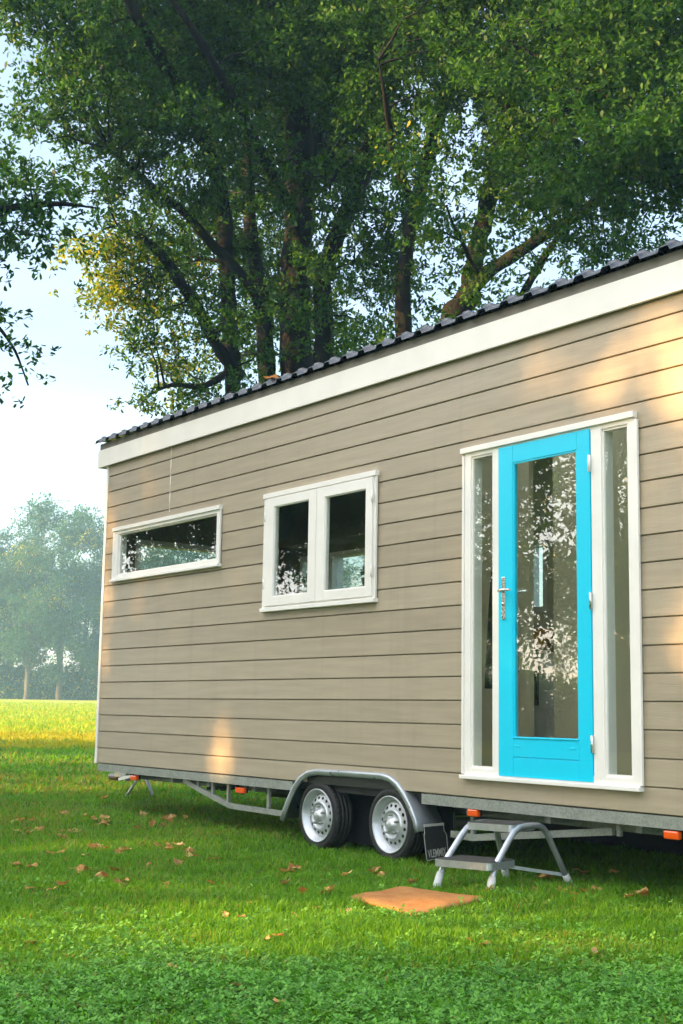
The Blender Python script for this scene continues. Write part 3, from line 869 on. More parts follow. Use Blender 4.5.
# ------------------------------------------------------------------ step stool
ST = Vector((-6.65, -.715, -.035)); wx_ = Vector((.944, .33, 0)); dy_ = Vector((-.245, .97, 0))
def S(a, b_, z): return ST + wx_*a + dy_*b_ + Vector((0, 0, z))
stool = empty('step_stool', tuple(ST)); tag(stool, 'two step aluminium folding stool with ribbed black treads below the door', 'step stool')
for sgn in (-1, 1):
    w = sgn
    pts = [S(.195*w, .0, .0), S(.185*w, .06, .13), S(.183*w, .085, .18), S(.178*w, .26, .335), S(.176*w, .32, .380), S(.176*w, .38, .402), S(.176*w, .48, .408), S(.178*w, .60, .404), S(.182*w, .66, .385), S(.19*w, .70, .34), S(.215*w, .80, .17), S(.238*w, .90, .0)]
    b = MB(); b.tube(pts, .0205, 12); b.build('leg', M['alloy'], stool)
    for p, q in ((S(.196*w, -.006, -.015), S(.187*w, .05, .12)), (S(.24*w, .91, -.015), S(.228*w, .855, .075))):
        b = MB(); b.tube([p, p.lerp(q, .2), p.lerp(q, .85), q], [.030, .027, .026, .0215], 10); b.build('rubber_foot', M['rubberfoot'], stool)
def tread(b0, b1, z, hw, name='tread'):
    def rr(o, zz):
        pts = []
        r = .035
        for cx, cy, a0 in ((hw-r, b0+r, -90), (hw-r, b1-r, 0), (-hw+r, b1-r, 90), (-hw+r, b0+r, 180)):
            for k in range(6):
                a = math.radians(a0+k*18); pts.append(S(cx+(r+o)*math.cos(a), cy+(r+o)*math.sin(a), zz))
        return pts
    b = MB(); b.poly_prism(rr(0, z-.044), (0, 0, .044)); t = b.build(name, M['alloy'], stool)
    b = MB(); b.poly_prism(rr(-.006, z+.0005), (0, 0, .004))
    k = b0+.03
    while k < b1-.02: b.beam(S(-hw+.02, k, z+.006), S(hw-.02, k, z+.006), .007, .004); k += .018
    b.build('grip_mat', M['tread'], t)
tread(-.01, .30, .205, .205); tread(.30, .60, .420, .172)
for p, q in ((S(-.17, .28, .18), S(.226, .86, .07)), (S(.17, .28, .18), S(-.226, .86, .07))):
    b = MB(); b.beam(p, q, .006, .022); b.build('brace', M['alloy'], stool)

# ------------------------------------------------------------------ door mat
def doormat():
    n = 36; q = [Vector((*p, 0)) for p in MATC]
    V = []; 
    for top in (1, 0):
        for i in range(n+1):
            for j in range(n+1):
                u, v = i/n, j/n
                p = q[0].lerp(q[1], u).lerp(q[3].lerp(q[2], u), v)
                z = float(gz(p.x, p.y)) + .028 + .010*math.sin(3.2*u+.4)*math.sin(2.6*v+1.0) + .006*math.sin(9*u+4*v)
                e = min(u, v, 1-u, 1-v)
                rag = .004*math.sin(37*u+11*v)
                z -= .010*max(0, 1-e/.06)
                V.append((p.x+rag, p.y+rag*.7, z+(.006 if top else -.012)))
    F = []; m = n+1
    for i in range(n):
        for j in range(n):
            F.append((i*m+j, (i+1)*m+j, (i+1)*m+j+1, i*m+j+1)); o = m*m
            F.append((o+i*m+j, o+i*m+j+1, o+(i+1)*m+j+1, o+(i+1)*m+j))
    for k in range(n):
        o = m*m
        for a, c in ((k, k+1), (n*m+k, n*m+k+1), (k*m, (k+1)*m), (k*m+n, (k+1)*m+n)): F.append((a, c, o+c, o+a))
    o = fast_mesh('doormat', V, np.array(F), M['mat'], smooth=True)
    tag(o, 'rust brown coir doormat lying on the grass before the step stool', 'doormat')
doormat()

# ------------------------------------------------------------------ fallen leaves
def dry_leaf_mesh(seed):
    r = random.Random(seed); b = bmesh.new(); L = .5
    # lobed oak leaf outline, curled
    prof = [(-.5, .02), (-.42, .06), (-.30, .22), (-.20, .17), (-.06, .33), (.04, .24), (.18, .36), (.27, .26), (.36, .25), (.44, .13), (.5, .0)]
    def curl(x, y): return .22*(x*x)*r2 + .9*y*y*r3 + .05*math.sin(9*x)
    r2, r3 = r.uniform(-.6, 1.0), r.uniform(.2, 1.0)
    mid = [b.verts.new((x, 0, curl(x, 0))) for x, _ in prof]
    up = [b.verts.new((x+r.uniform(-.02, .02), y*r.uniform(.8, 1.15), curl(x, y)+r.uniform(0, .05))) for x, y in prof[:-1]]
    dn = [b.verts.new((x+r.uniform(-.02, .02), -y*r.uniform(.8, 1.15), curl(x, y)+r.uniform(0, .05))) for x, y in prof[:-1]]
    for i in range(len(prof)-2):
        b.faces.new((mid[i], mid[i+1], up[i+1], up[i])); b.faces.new((mid[i], dn[i], dn[i+1], mid[i+1]))
    b.faces.new((mid[-2], mid[-1], up[-1])); b.faces.new((mid[-2], dn[-1], mid[-1]))
    # thickness
    gm = b.faces[:]; ret = bmesh.ops.solidify(b, geom=gm, thickness=.012)
    me = bpy.data.meshes.new('fallen_leaf'); b.to_mesh(me); b.free()
    return me
LM = []
for k in range(9):
    me = dry_leaf_mesh(k); me.materials.append(M['dryleaf'] if k % 3 else M['paleleaf']); LM.append(me)
LV = {True: 'curled pale tan dry leaf lying on the green lawn', False: 'curled rust brown dry leaf lying on the green lawn'}
def put_leaf(x, y, s, k):
    o = bpy.data.objects.new('fallen_leaf', LM[k]); C.objects.link(o)
    o.location = (x, y, float(gz(x, y)) + rng.uniform(.022, .042)); o.scale = (s, s, s*.9)
    o.rotation_euler = (rng.uniform(-.5, .5), rng.uniform(-.5, .5), rng.uniform(0, 6.28))
    tag(o, LV[k % 3 == 0], 'leaf', 'dry leaves scattered on the lawn')
LEAVES = [(-14.12,0.46),(-12.45,-0.57),(-12.10,-0.64),(-11.87,-0.68),(-11.45,-1.25),(-11.28,-1.19),(-11.41,-1.70),(-10.15,-1.52),(-9.68,-1.60),(-9.54,-1.64),(-9.99,-1.09),(-9.78,-1.10),(-8.70,-1.61),(-9.05,-2.57),(-8.75,-2.33),(-8.74,-2.24),(-8.34,-2.39),(-7.96,-2.83),(-7.83,-2.96),(-8.00,-2.40),(-11.54,-0.31),(-11.85,-0.02),(-12.09,0.16),(-12.41,-0.02),(-11.26,-0.62),(-9.38,-1.15),(-8.88,-1.36),(-10.81,-1.51),(-12.29,-1.19),(-11.64,-1.36),(-10.10,-1.86),(-9.23,-2.22),(-9.82,-2.10),(-11.54,-1.55),(-8.04,-1.11),(-7.88,-1.82),(-7.54,-1.46),(-6.86,-2.16),(-6.89,-2.11),(-6.54,-2.51),(-6.40,-2.49),(-5.66,-2.80),(-5.68,-2.73),(-5.39,-3.21),(-4.70,-3.56),(-4.36,-3.59),(-6.27,-2.23),(-7.92,-0.43),(-7.66,-0.58),(-6.57,-1.89),(-6.35,-1.81),(-7.04,-1.46),(-5.78,-3.77),(-5.08,-4.29),(-5.50,-4.01),(-5.72,-4.11),(-4.73,-4.21),(-6.19,-3.79),(-4.68,-3.57),(-5.25,-3.55),(-4.38,-3.58),(-6.57,-2.49),(-6.83,0.22),(-6.87,0.61),(-6.16,-0.11),(-6.24,-0.25),(-5.91,0.13),(-5.08,-2.03),(-4.99,-2.00),(-4.63,-1.64),(-4.18,-1.97),(-7.18,-0.70),(-6.39,-0.73),(-4.12,-1.80),(-4.18,-2.33)]
for i, (x, y) in enumerate(LEAVES):
    far = gdist(x, y) > 8.5
    put_leaf(x, y, rng.uniform(.085, .12) if far else rng.uniform(.05, .08), int(rng.integers(0, 9)))
    if far and rng.random() < .8:
        for _ in range(int(rng.integers(1, 3))): put_leaf(x+rng.normal(0, .09), y+rng.normal(0, .09), rng.uniform(.08, .13), int(rng.integers(0, 9)))
me = dry_leaf_mesh(33); me.materials.append(M['orangeleaf'])
o = link_mesh('roof_leaf', me); o.location = (-10.12, -.02, 4.085); o.scale = (.15,)*3; o.rotation_euler = (.5, .1, .6)
tag(o, 'single orange leaf lying on the dark roof tiles', 'leaf')

# ------------------------------------------------------------------ grass and clover
def nz(x, y, d, l): return ~clover_zone(x, y, d, l) | (rng.random(len(x)) < .35)
blades(330000, 4.2, 17.5, -.15, .030, .062, .0052, 'grass', 'short green lawn grass round the trailer and the stool', mask=nz)
blades(60000, 15.5, 30, .6, .045, .09, .009, 'meadow_grass', 'longer patchy grass behind the trailer', .9)
blades(40000, 25.2, 36, .6, .06, .13, .008, 'meadow_grass', 'grass coloured golden as if sunlit at the near edge of the meadow', .9, mask=lambda x, y, d, l: d > 25.7+.8*vnoise(x, y, 1.5, 61), mat='golden')
blades(110000, 34, 131, 1.0, .08, .16, .006, 'meadow_grass', 'grass of the far meadow coloured yellow green as if sunlit', 1.0, mat='meadow')
def clover():
    x, y, d, l = field_points(84000, 4.1, 9.5, 1.0)
    k = clover_zone(x, y, d, l) | (rng.random(len(x)) < .22*np.clip((9.5-d)/3, 0, 1)*(.5+vnoise(x, y, 2.0, 90)))
    k &= ~in_quad(x, y, MATC, .04)
    x, y = x[k], y[k]; n = len(x); z = gz(x, y) + rng.uniform(.012, .052, n)*(1+.35*vnoise(x, y, 3.1, 44))
    r = rng.uniform(.008, .0155, n); a0 = rng.uniform(0, 2*PI, n); tx, ty = rng.normal(0, .38, n), rng.normal(0, .38, n)
    V = np.empty((n, 3, 6, 3), np.float32)
    for k in range(3):
        a = a0 + k*2*PI/3
        for m, (ra, da, up) in enumerate(((0, 0, 0), (.9, -.52, .10), (1.45, -.36, .20), (1.35, 0, .10), (1.45, .36, .20), (.9, .52, .10))):
            dx, dy = r*ra*np.cos(a+da), r*ra*np.sin(a+da)
            V[:, k, m] = np.stack([x+dx, y+dy, z+dx*tx+dy*ty+r*up], 1)
    F = np.arange(n*18).reshape(n*3, 6)
    o = fast_mesh('clover', V.reshape(-1, 3), F, M['clover'], attr=np.repeat(rng.random(n)*.06, 18))
    tag(o, 'blue green clover patch growing at the near edge of the lawn', 'clover', kind='stuff')
clover()

# ------------------------------------------------------------------ trees
def leaf_cloud(tips, outw, per, size, aspect=.48, spread=1.0, tint=None):
    """rosettes of pointed leaves round the twig tips"""
    n = len(tips)
    T = np.repeat(tips, per, 0); O = np.repeat(outw, per, 0)
    m = len(T)
    d = rng.normal(size=(m, 3)); d /= np.linalg.norm(d, axis=1)[:, None]
    d = d*spread + O*.7; d[:, 2] -= .15; d /= np.linalg.norm(d, axis=1)[:, None]
    s = rng.normal(size=(m, 3)); s = np.cross(d, s); s /= np.linalg.norm(s, axis=1)[:, None]
    # flatten: leaves tend to lie level
    s[:, 2] *= .55
    L = size*rng.uniform(.65, 1.25, m)[:, None]; w = L*aspect*.5
    b = T + rng.normal(size=(m, 3))*size*.45
    up = np.cross(s, d)*L*.10
    V = np.stack([b, b+d*L*.35+s*w*.8+up, b+d*L*.72+s*w*1.0+up, b+d*L, b+d*L*.72-s*w*1.0+up, b+d*L*.35-s*w*.8+up], 1)
    F = np.arange(m*6).reshape(m, 6)
    return V.reshape(-1, 3), F, (None if tint is None else np.repeat(tint, per*6))

def sample_lobes(lobes, dens):
    """clump centres inside the lobes; dens = clumps per cubic metre"""
    P, O, A = [], [], []
    for x, y, z, r, a in lobes:
        k = max(3, int(dens*4.19*r**3))
        v = rng.normal(size=(k, 3)); v /= np.linalg.norm(v, axis=1)[:, None]
        rad = r*rng.random(k)**.42
        p = np.array([x, y, z]) + v*rad[:, None]*np.array([1, 1, .82])
        P.append(p); O.append(v); A.append(np.full(k, a))
    return np.concatenate(P), np.concatenate(O), np.concatenate(A)

def tube_arrays(paths):
    V, F = [], []; o = 0
    for pts, rad, n in paths:
        pts = np.asarray(pts, float); m = len(pts)
        d = np.gradient(pts, axis=0); d /= np.linalg.norm(d, axis=1)[:, None]+1e-9
        ref = np.array([.31, .57, .2]); u = np.cross(d, ref); u /= np.linalg.norm(u, axis=1)[:, None]+1e-9; v = np.cross(d, u)
        a = np.arange(n)*2*PI/n
        ring = pts[:, None] + (u[:, None]*np.cos(a)[None, :, None] + v[:, None]*np.sin(a)[None, :, None])*np.asarray(rad)[:, None, None]
        V.append(ring.reshape(-1, 3))
        i = np.arange(m-1)[:, None]*n; k = np.arange(n)[None]
        F.append(np.stack([(o+i+k).ravel(), (o+i+(k+1) % n).ravel(), (o+i+n+(k+1) % n).ravel(), (o+i+n+k).ravel()], 1)); o += m*n
    return np.concatenate(V), np.concatenate(F)

def smooth_path(p, k=5):
    p = np.asarray(p, float); out = []
    n = len(p)
    for i in range(n-1):
        a, b, c, d = p[max(i-1, 0)], p[i], p[i+1], p[min(i+2, n-1)]
        for t in np.arange(k)/k:
            out.append(.5*((2*b)+(-a+c)*t+(2*a-5*b+4*c-d)*t*t+(-a+3*b-3*c+d)*t**3))
    out.append(p[-1]); return np.array(out)

def big_tree(name, label, base, limbs, lobes, dens, per, size, leafmat, twigs=500, group=None, drop=None, clump=.28, tipn=4, bark='bark'):
    root = empty(name, base); tag(root, label, 'tree', group)
    paths = []; allp = []
    for L in limbs:
        L = list(L); L[-1] = (*L[-1][:3], min(L[-1][3], .008)); s = smooth_path(L, 6)
        w = np.cumsum(rng.normal(0, .012, (len(s), 3)), 0); s[:, :3] += w*np.minimum(1, s[:, 3:4]*6)
        rr = np.maximum(s[:, 3], .012)
        paths.append((s[:, :3], rr*(1+.08*np.sin(np.arange(len(s))*1.7)), 14)); allp.append(s)
    allp = np.concatenate(allp)
    P, O, A = sample_lobes(lobes, dens)
    if drop is not None:
        k = ~drop(P); P, O, A = P[k], O[k], A[k]
    # twigs from the limbs out to the leaf clumps
    sel = rng.permutation(len(P))[:twigs]
    hooks = allp[:, :3]; hr = allp[:, 3]
    grown = [hooks]; 
    for i in sel:
        p = P[i]; H = np.concatenate(grown) if len(grown) < 60 else H
        dd = np.linalg.norm(H-p, axis=1) + .25*np.maximum(0, H[:, 2]-p[2]+.0); j = int(np.argmin(dd)); q = H[j]
        L = np.linalg.norm(p-q)
        if L < .25 or L > 5: continue
        t = np.linspace(0, 1, 6)[:, None]
        c = q + (p-q)*t + np.array([0, 0, 1])*np.sin(t*PI)*L*.10 + rng.normal(0, .03*L, (6, 3))*np.sin(t*PI)
        r0 = min(.05, .010+.012*L)
        paths.append((c, np.linspace(r0, .005, 6), 5))
        if len(grown) < 60: grown.append(c[2:])
    V, F = tube_arrays(paths)
    fast_mesh('trunk', V, F, M[bark], root, smooth=True)
    # leaf rosettes
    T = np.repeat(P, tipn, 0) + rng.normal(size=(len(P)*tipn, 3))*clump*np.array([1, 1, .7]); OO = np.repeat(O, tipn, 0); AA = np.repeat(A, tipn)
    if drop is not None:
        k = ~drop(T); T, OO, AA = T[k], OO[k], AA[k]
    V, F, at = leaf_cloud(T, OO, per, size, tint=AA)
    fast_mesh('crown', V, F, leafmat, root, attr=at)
    return root

OAK1 = dict(A=[(-19.40,6.75,-0.42,0.375),(-19.06,6.37,2.95,0.324),(-18.74,6.06,5.98,0.290),(-18.59,5.88,7.50,0.273),(-18.43,5.78,8.85,0.256),(-18.27,5.73,9.86,0.256),(-17.80,5.29,10.82,0.200),(-17.41,4.77,11.57,0.130),(-17.25,4.43,12.43,0.097),(-16.98,3.97,13.69,0.080)],
A2=[(-18.28,5.74,9.77,0.187),(-18.32,6.20,11.17,0.174),(-18.37,6.66,12.54,0.142),(-18.34,6.92,13.75,0.108),(-18.28,7.12,15.35,0.091)],
A3=[(-18.29,5.67,10.03,0.136),(-19.03,5.92,11.82,0.124),(-19.57,6.10,13.63,0.092),(-19.66,6.46,15.80,0.075)],
B=[(-18.98,6.64,-0.39,0.218),(-18.56,6.40,2.92,0.201),(-18.20,6.14,5.90,0.184),(-18.00,6.05,7.39,0.167),(-17.95,5.94,8.06,0.151),(-17.80,5.99,8.72,0.151),(-17.81,6.31,9.45,0.153),(-17.78,6.78,10.50,0.155),(-17.82,7.23,11.93,0.123),(-18.01,7.63,13.46,0.090),(-18.05,8.06,15.60,0.074)],
C=[(-19.30,6.54,-0.41,0.169),(-19.09,5.99,2.93,0.169),(-18.88,5.53,5.93,0.152),(-18.76,5.32,7.43,0.152),(-18.72,5.25,7.93,0.135),(-19.14,5.23,9.10,0.121),(-19.46,5.26,10.67,0.106),(-19.72,5.27,12.65,0.090)],
D=[(-18.85,6.12,-0.37,0.197),(-18.77,5.42,2.87,0.164),(-18.64,4.86,5.80,0.148),(-18.53,4.64,7.26,0.132),(-18.43,4.46,8.56,0.132),(-18.36,4.31,9.53,0.132),(-18.00,3.82,10.02,0.112),(-17.74,3.15,10.70,0.110),(-17.49,2.52,11.15,0.092),(-17.21,1.93,11.56,0.075),(-17.16,1.46,12.33,0.059)],
E=[(-18.58,4.77,6.45,0.115),(-18.51,4.24,6.93,0.097),(-18.41,3.70,7.56,0.096),(-18.23,3.13,8.05,0.079),(-18.16,2.64,8.33,0.062),(-18.08,2.22,8.36,0.046)],
E2=[(-18.41,5.06,7.65,0.100),(-18.31,4.56,8.12,0.082),(-18.26,4.04,8.42,0.081),(-18.14,3.41,8.83,0.063),(-18.07,2.73,9.14,0.047),(-17.85,1.93,9.42,0.030)],
E3=[(-18.60,4.70,6.69,0.082),(-18.59,4.12,6.26,0.048),(-18.57,3.48,6.16,0.032),(-18.70,3.03,5.87,0.031)],
H=[(-18.03,5.59,9.04,0.100),(-17.15,3.96,10.05,0.078),(-16.62,2.73,10.94,0.060),(-16.53,1.82,11.69,0.044)])
OAK2 = dict(G=[(-16.02,7.07,-0.22,0.364),(-15.68,6.80,2.78,0.304),(-15.33,6.53,5.79,0.258),(-15.18,6.43,6.99,0.228),(-15.04,6.51,7.44,0.167),(-14.90,6.56,8.05,0.137),(-14.76,6.62,8.57,0.137),(-14.57,6.70,9.33,0.121),(-14.08,6.43,9.64,0.118),(-13.59,6.12,10.14,0.101),(-13.09,5.73,11.03,0.070),(-12.80,5.34,12.10,0.055)],
G2=[(-15.30,6.50,6.09,0.167),(-15.07,6.54,7.14,0.121),(-14.62,6.70,7.66,0.105),(-13.94,6.88,7.93,0.088),(-13.10,6.96,8.16,0.071),(-12.15,6.86,8.28,0.055),(-11.13,6.89,8.31,0.066),(-10.10,7.21,8.58,0.051)],
G3=[(-15.18,6.80,5.49,0.091),(-14.87,7.23,6.91,0.061),(-14.62,7.42,7.52,0.061),(-14.25,7.48,7.99,0.061),(-13.56,7.33,8.27,0.044)],
G4=[(-14.63,6.59,8.76,0.091),(-13.58,6.54,9.19,0.073),(-12.49,6.26,9.47,0.069),(-11.50,6.18,9.77,0.053),(-10.87,6.25,10.22,0.039)],
Hh=[(-16.39,7.26,-0.25,0.186),(-16.07,6.56,4.34,0.155),(-15.90,6.10,7.09,0.124),(-15.74,6.01,8.32,0.108),(-15.55,6.09,9.09,0.108),(-15.45,6.40,10.45,0.126),(-15.35,6.62,11.48,0.127),(-15.34,6.92,12.43,0.096),(-15.15,7.18,13.82,0.081)],
H2=[(-15.61,6.10,8.70,0.077),(-14.97,5.14,9.14,0.059),(-14.37,4.49,9.51,0.042),(-14.05,4.12,10.02,0.042)])
OAK3 = dict(K=[(-19.49,-1.76,-1.52,0.347),(-19.04,-2.13,2.43,0.293),(-18.65,-2.42,5.73,0.240),(-18.33,-2.80,9.03,0.187),(-18.11,-3.09,11.40,0.120),(-17.89,-3.19,12.98,0.080)],
K2=[(-18.70,-2.39,5.34,0.133),(-17.87,-1.60,6.81,0.107),(-17.18,-0.80,7.42,0.080),(-16.70,-0.17,7.59,0.053),(-16.30,0.36,7.70,0.040),(-15.95,0.86,7.67,0.027)],
K3=[(-18.50,-2.61,7.31,0.120),(-17.39,-1.33,8.40,0.080),(-16.75,-0.48,8.55,0.067),(-16.52,-0.11,8.31,0.040),(-16.35,0.24,7.90,0.027)],
K4=[(-18.27,-1.96,6.01,0.080),(-17.53,-1.02,6.42,0.053),(-17.00,-0.25,6.24,0.027),(-16.81,0.12,5.85,0.020),(-16.73,0.36,5.32,0.013)])
LOBES_A = [(-17.7,1.0,11.0,0.92,0.0),(-18.1,0.4,11.2,0.71,0.0),(-18.1,0.7,9.8,0.59,0.0),(-18.4,0.7,8.9,0.50,0.0),(-18.3,3.0,6.6,0.59,0.3),(-18.6,3.6,6.0,0.45,0.3),(-18.5,2.9,5.8,0.31,0.4),(-18.2,1.9,8.1,0.52,0.5),(-17.7,1.3,9.9,0.89,0.0),(-18.2,2.2,10.4,1.17,0.0),(-18.5,3.3,11.5,1.38,0.0),(-17.6,3.2,9.7,1.24,0.0),(-18.3,2.4,9.2,0.86,0.0),(-18.7,2.2,7.9,0.65,0.8),(-18.3,2.7,8.1,0.86,0.2),(-18.6,2.5,7.2,0.53,0.8),(-18.9,3.6,7.8,0.90,0.2),(-19.4,4.4,9.0,1.19,0.0),(-19.1,3.7,6.5,0.62,0.5),(-19.6,4.7,7.0,0.65,0.1),(-17.8,4.3,11.6,1.47,0.0),(-20.2,6.1,11.3,1.48,0.0),(-20.5,6.1,9.9,1.11,0.0),(-20.9,7.5,8.9,1.16,0.0),(-16.2,4.8,11.4,1.40,0.0),(-19.8,7.5,7.9,0.83,0.0),(-19.2,7.5,11.6,1.48,0.0),(-14.9,5.1,10.6,1.33,0.0),(-16.7,6.5,8.9,0.90,0.0),(-17.7,7.0,8.0,0.60,0.0),(-20.7,6.3,8.0,0.74,0.0),(-16.9,4.8,7.4,0.65,0.0),(-17.4,4.1,7.2,0.62,0.0),(-16.5,5.1,8.1,0.62,0.0),(-16.5,5.6,6.7,0.47,0.0),(-17.5,5.0,6.8,0.38,0.0),(-17.7,3.8,7.1,0.53,0.0),(-17.4,4.4,6.2,0.40,0.0),(-18.6,4.5,6.3,0.46,0.0),(-16.5,4.9,9.3,0.93,0.0),(-16.9,6.3,8.2,0.65,0.0),(-16.0,6.1,7.1,0.53,0.0),(-18.1,0.1,12.3,1.18,0.0),(-18.0,1.8,13.2,1.71,0.0),(-17.6,3.9,14.0,1.96,0.0),(-16.4,5.5,14.2,1.79,0.0),(-18.5,3.6,16.9,2.38,0.0),(-17.9,6.0,17.8,2.49,0.0),(-21.5,6.5,16.3,2.00,0.0),(-22.0,4.6,14.0,1.93,0.0),(-19.4,8.1,15.0,1.93,0.0),(-21.2,7.6,14.0,2.00,0.0),(-19.5,2.4,16.4,1.70,0.0)]  # last value: yellow share; on the left fringe it also paints in sunlight
LOBES_B = [(-13.5,5.3,10.6,1.20,0.0),(-12.3,5.5,9.5,1.20,0.0),(-11.0,5.6,9.4,1.13,0.0),(-11.3,5.5,8.1,1.01,0.0),(-10.1,5.4,8.0,0.95,0.0),(-13.9,6.9,9.0,0.89,0.0),(-11.8,6.6,7.7,0.64,0.0),(-10.7,6.4,7.7,0.69,0.0),(-13.3,4.4,8.5,0.64,0.1),(-13.4,4.4,7.7,0.51,0.1),(-15.7,6.4,7.7,0.62,0.0),(-14.2,6.0,7.1,0.43,0.0),(-13.5,6.0,7.5,0.53,0.0),(-12.8,6.1,7.7,0.52,0.0),(-12.5,6.6,7.5,0.41,0.0),(-13.9,5.4,7.8,0.56,0.0),(-14.6,5.6,6.6,0.38,0.0),(-13.6,5.6,8.4,0.63,0.0),(-14.4,6.7,7.2,0.30,0.0),(-13.8,7.3,7.7,0.39,0.0),(-16.2,8.3,11.3,1.19,0.0),(-16.4,9.9,10.5,1.24,0.0),(-14.8,10.3,11.3,1.53,0.0),(-15.9,10.9,9.6,0.89,0.0),(-13.2,5.3,12.1,1.55,0.0),(-11.6,6.0,11.4,1.47,0.0),(-10.1,6.5,10.8,1.38,0.0),(-9.3,6.4,8.7,1.18,0.0),(-9.8,6.9,7.5,1.10,0.0),(-13.2,6.4,14.8,2.07,0.0),(-11.4,7.4,13.8,1.83,0.0),(-9.2,7.9,10.1,1.51,0.0),(-9.3,8.2,8.4,1.26,0.0),(-16.1,9.7,13.3,1.78,0.0),(-14.0,10.9,12.8,1.87,0.0)]
LOBES_C = [(-16.5,0.1,7.6,0.56,0.0),(-16.6,0.0,7.2,0.35,0.0),(-16.4,0.3,7.4,0.32,0.0),(-16.8,-0.2,7.0,0.40,0.0),(-16.4,0.1,7.9,0.45,0.0),(-17.0,-0.6,7.5,0.67,0.0),(-17.5,-1.3,7.7,0.93,0.0),(-16.2,0.5,7.7,0.29,0.0),(-16.8,-0.5,8.5,0.53,0.0),(-17.3,-1.2,8.7,0.93,0.0),(-16.9,-0.1,6.0,0.35,0.0),(-16.8,0.2,5.4,0.27,0.0),(-17.2,-0.6,6.2,0.67,0.0),(-17.8,-1.3,6.4,0.93,0.0),(-18.3,-2.3,7.5,1.47,0.0),(-20.2,-3.2,7.4,1.55,0.0),(-18.3,-2.9,9.6,1.73,0.0),(-20.3,-3.9,9.4,1.69,0.0),(-18.1,-3.0,11.4,1.60,0.0),(-17.4,-1.8,10.1,0.80,0.0),(-17.5,-2.4,5.1,0.76,0.0),(-19.4,-3.4,5.7,1.07,0.0)]
OAK3['K'] = OAK3['K'][:4]; del OAK3['K3']
LOW_C = [(-19.0,-3.5,4.5,1.2,0.),(-20.5,-5.0,4.7,1.4,0.),(-18.3,-5.2,5.4,1.2,0.),(-20.2,-6.6,5.0,1.4,0.),(-21.0,-3.4,4.8,1.2,0.),(-18.6,-3.8,6.6,1.1,0.),(-19.5,-7.5,4.9,1.2,0.),(-21.0,-8.6,4.7,1.3,0.),(-20.2,-6.9,4.0,.8,0.),(-19.2,-5.6,4.1,.7,0.)]
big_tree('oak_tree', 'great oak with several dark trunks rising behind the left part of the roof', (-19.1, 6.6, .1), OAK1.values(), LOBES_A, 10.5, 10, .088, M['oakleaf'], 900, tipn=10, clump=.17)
big_tree('oak_tree', 'spreading oak with a leaning limb behind the right part of the roof', (-16.1, 7.1, 0), OAK2.values(), LOBES_B, 11.0, 10, .088, M['oakleaf'], 600, tipn=10, clump=.17)
big_tree('oak_tree', 'oak out of frame whose thin branches hang in at the left edge', (-19.5, -1.8, .1), OAK3.values(), [q for q in LOBES_C if q[2] < 8.6]+LOW_C, 30, 9, .10, M['oakleaf'], 350)

# trees on the sunny side of the field, behind the camera: they shade the lawn and show in the glass
SD = Vector((-.35, -.93, 0)).normalized(); ELEV = math.radians(15.0)
SUN = Vector((SD.x*math.cos(ELEV), SD.y*math.cos(ELEV), math.sin(ELEV)))
BEAMS = [((-4.8, 0, 3.2), .50, .78), ((-5.5, 0, 3.35), .34, .78), ((-6.1, 0, 3.4), .26, .7), ((-6.7, 0, 3.45), .16, .7), ((-4.9, 0, 2.5), .3, .7), ((-5.3, 0, 1.6), .30, .6), ((-5.4, 0, 2.3), .20, .6),
         ((-10.84, 0, .62), .24, 1.), ((-10.80, 0, .86), .17, 1.), ((-10.62, 0, 2.42), .16, 1.), ((-11.3, 0, 3.1), .13, .9), ((-11.9, 0, 3.3), .13, .9), ((-9.6, 0, 1.85), .12, .9), ((-7.9, 0, 1.5), .16, .8),
         ((-6.4, -1.3, 0), .45, .62), ((-5.6, -1.3, 0), .55, .62), ((-4.7, -1.7, 0), .55, .62), ((-5.2, -2.2, 0), .45, .62), ((-8.6, -2.0, 0), .35, .62), ((-10.2, -1.7, 0), .40, .62), ((-7.9, -2.4, 0), .35, .62),
         ((-12.6, -1.2, 0), .40, .62), ((-15.5, .6, 0), .45, .62), ((-18.5, 1.6, .1), .5, .62), ((-9.0, -3.0, 0), .3, .62), ((-6.6, -3.2, 0), .3, .8)]
def beam_drop(P):
    k = np.zeros(len(P), bool); s = np.array(SUN)
    for (q, r, pr_) in BEAMS:
        v = P-np.array(q); t = v@s; dd = np.linalg.norm(v-t[:, None]*s, axis=1)
        k |= (dd < r + .05) & (rng.random(len(P)) < pr_)
    return k
def screen_tree(x, y, h, r, z0, lab, seed, nl=40, thin=0.0):
    lob = []
    rg = np.random.default_rng(seed)
    for k in range(nl):
        z = z0 + (h-z0)*rg.random()
        if z < 9.5 and rg.random() < thin: continue
        f = math.sin(PI*min(1, max(.12, (z-z0)/(h-z0)*.85+.12)))
        a = rg.uniform(0, 2*PI); rr = r*f*rg.random()**.5
        lob.append((x+rr*math.cos(a), y+rr*math.sin(a)*.8, z, rg.uniform(1.3, 2.1), 0.0))
    g0 = float(gz(x, y))
    limbs = [[(x, y, g0-.1, .38), (x+.1, y, z0, .30), (x, y+.2, (z0+h)/2, .2), (x+.2, y, h-1, .06)]]
    for k in range(7):
        q = lob[(k*3) % len(lob)]; limbs.append([(x, y, z0*.6+k*.6, .14), ((x+q[0])/2, (y+q[1])/2, (z0+q[2])/2+.3, .09), (q[0], q[1], q[2], .03)])
    big_tree('shade_tree', lab, (x, y, g0), limbs, lob, 2.8, 8, .24, M['oakleaf'], 60, drop=beam_drop, clump=.45, tipn=4, group='trees behind the camera')
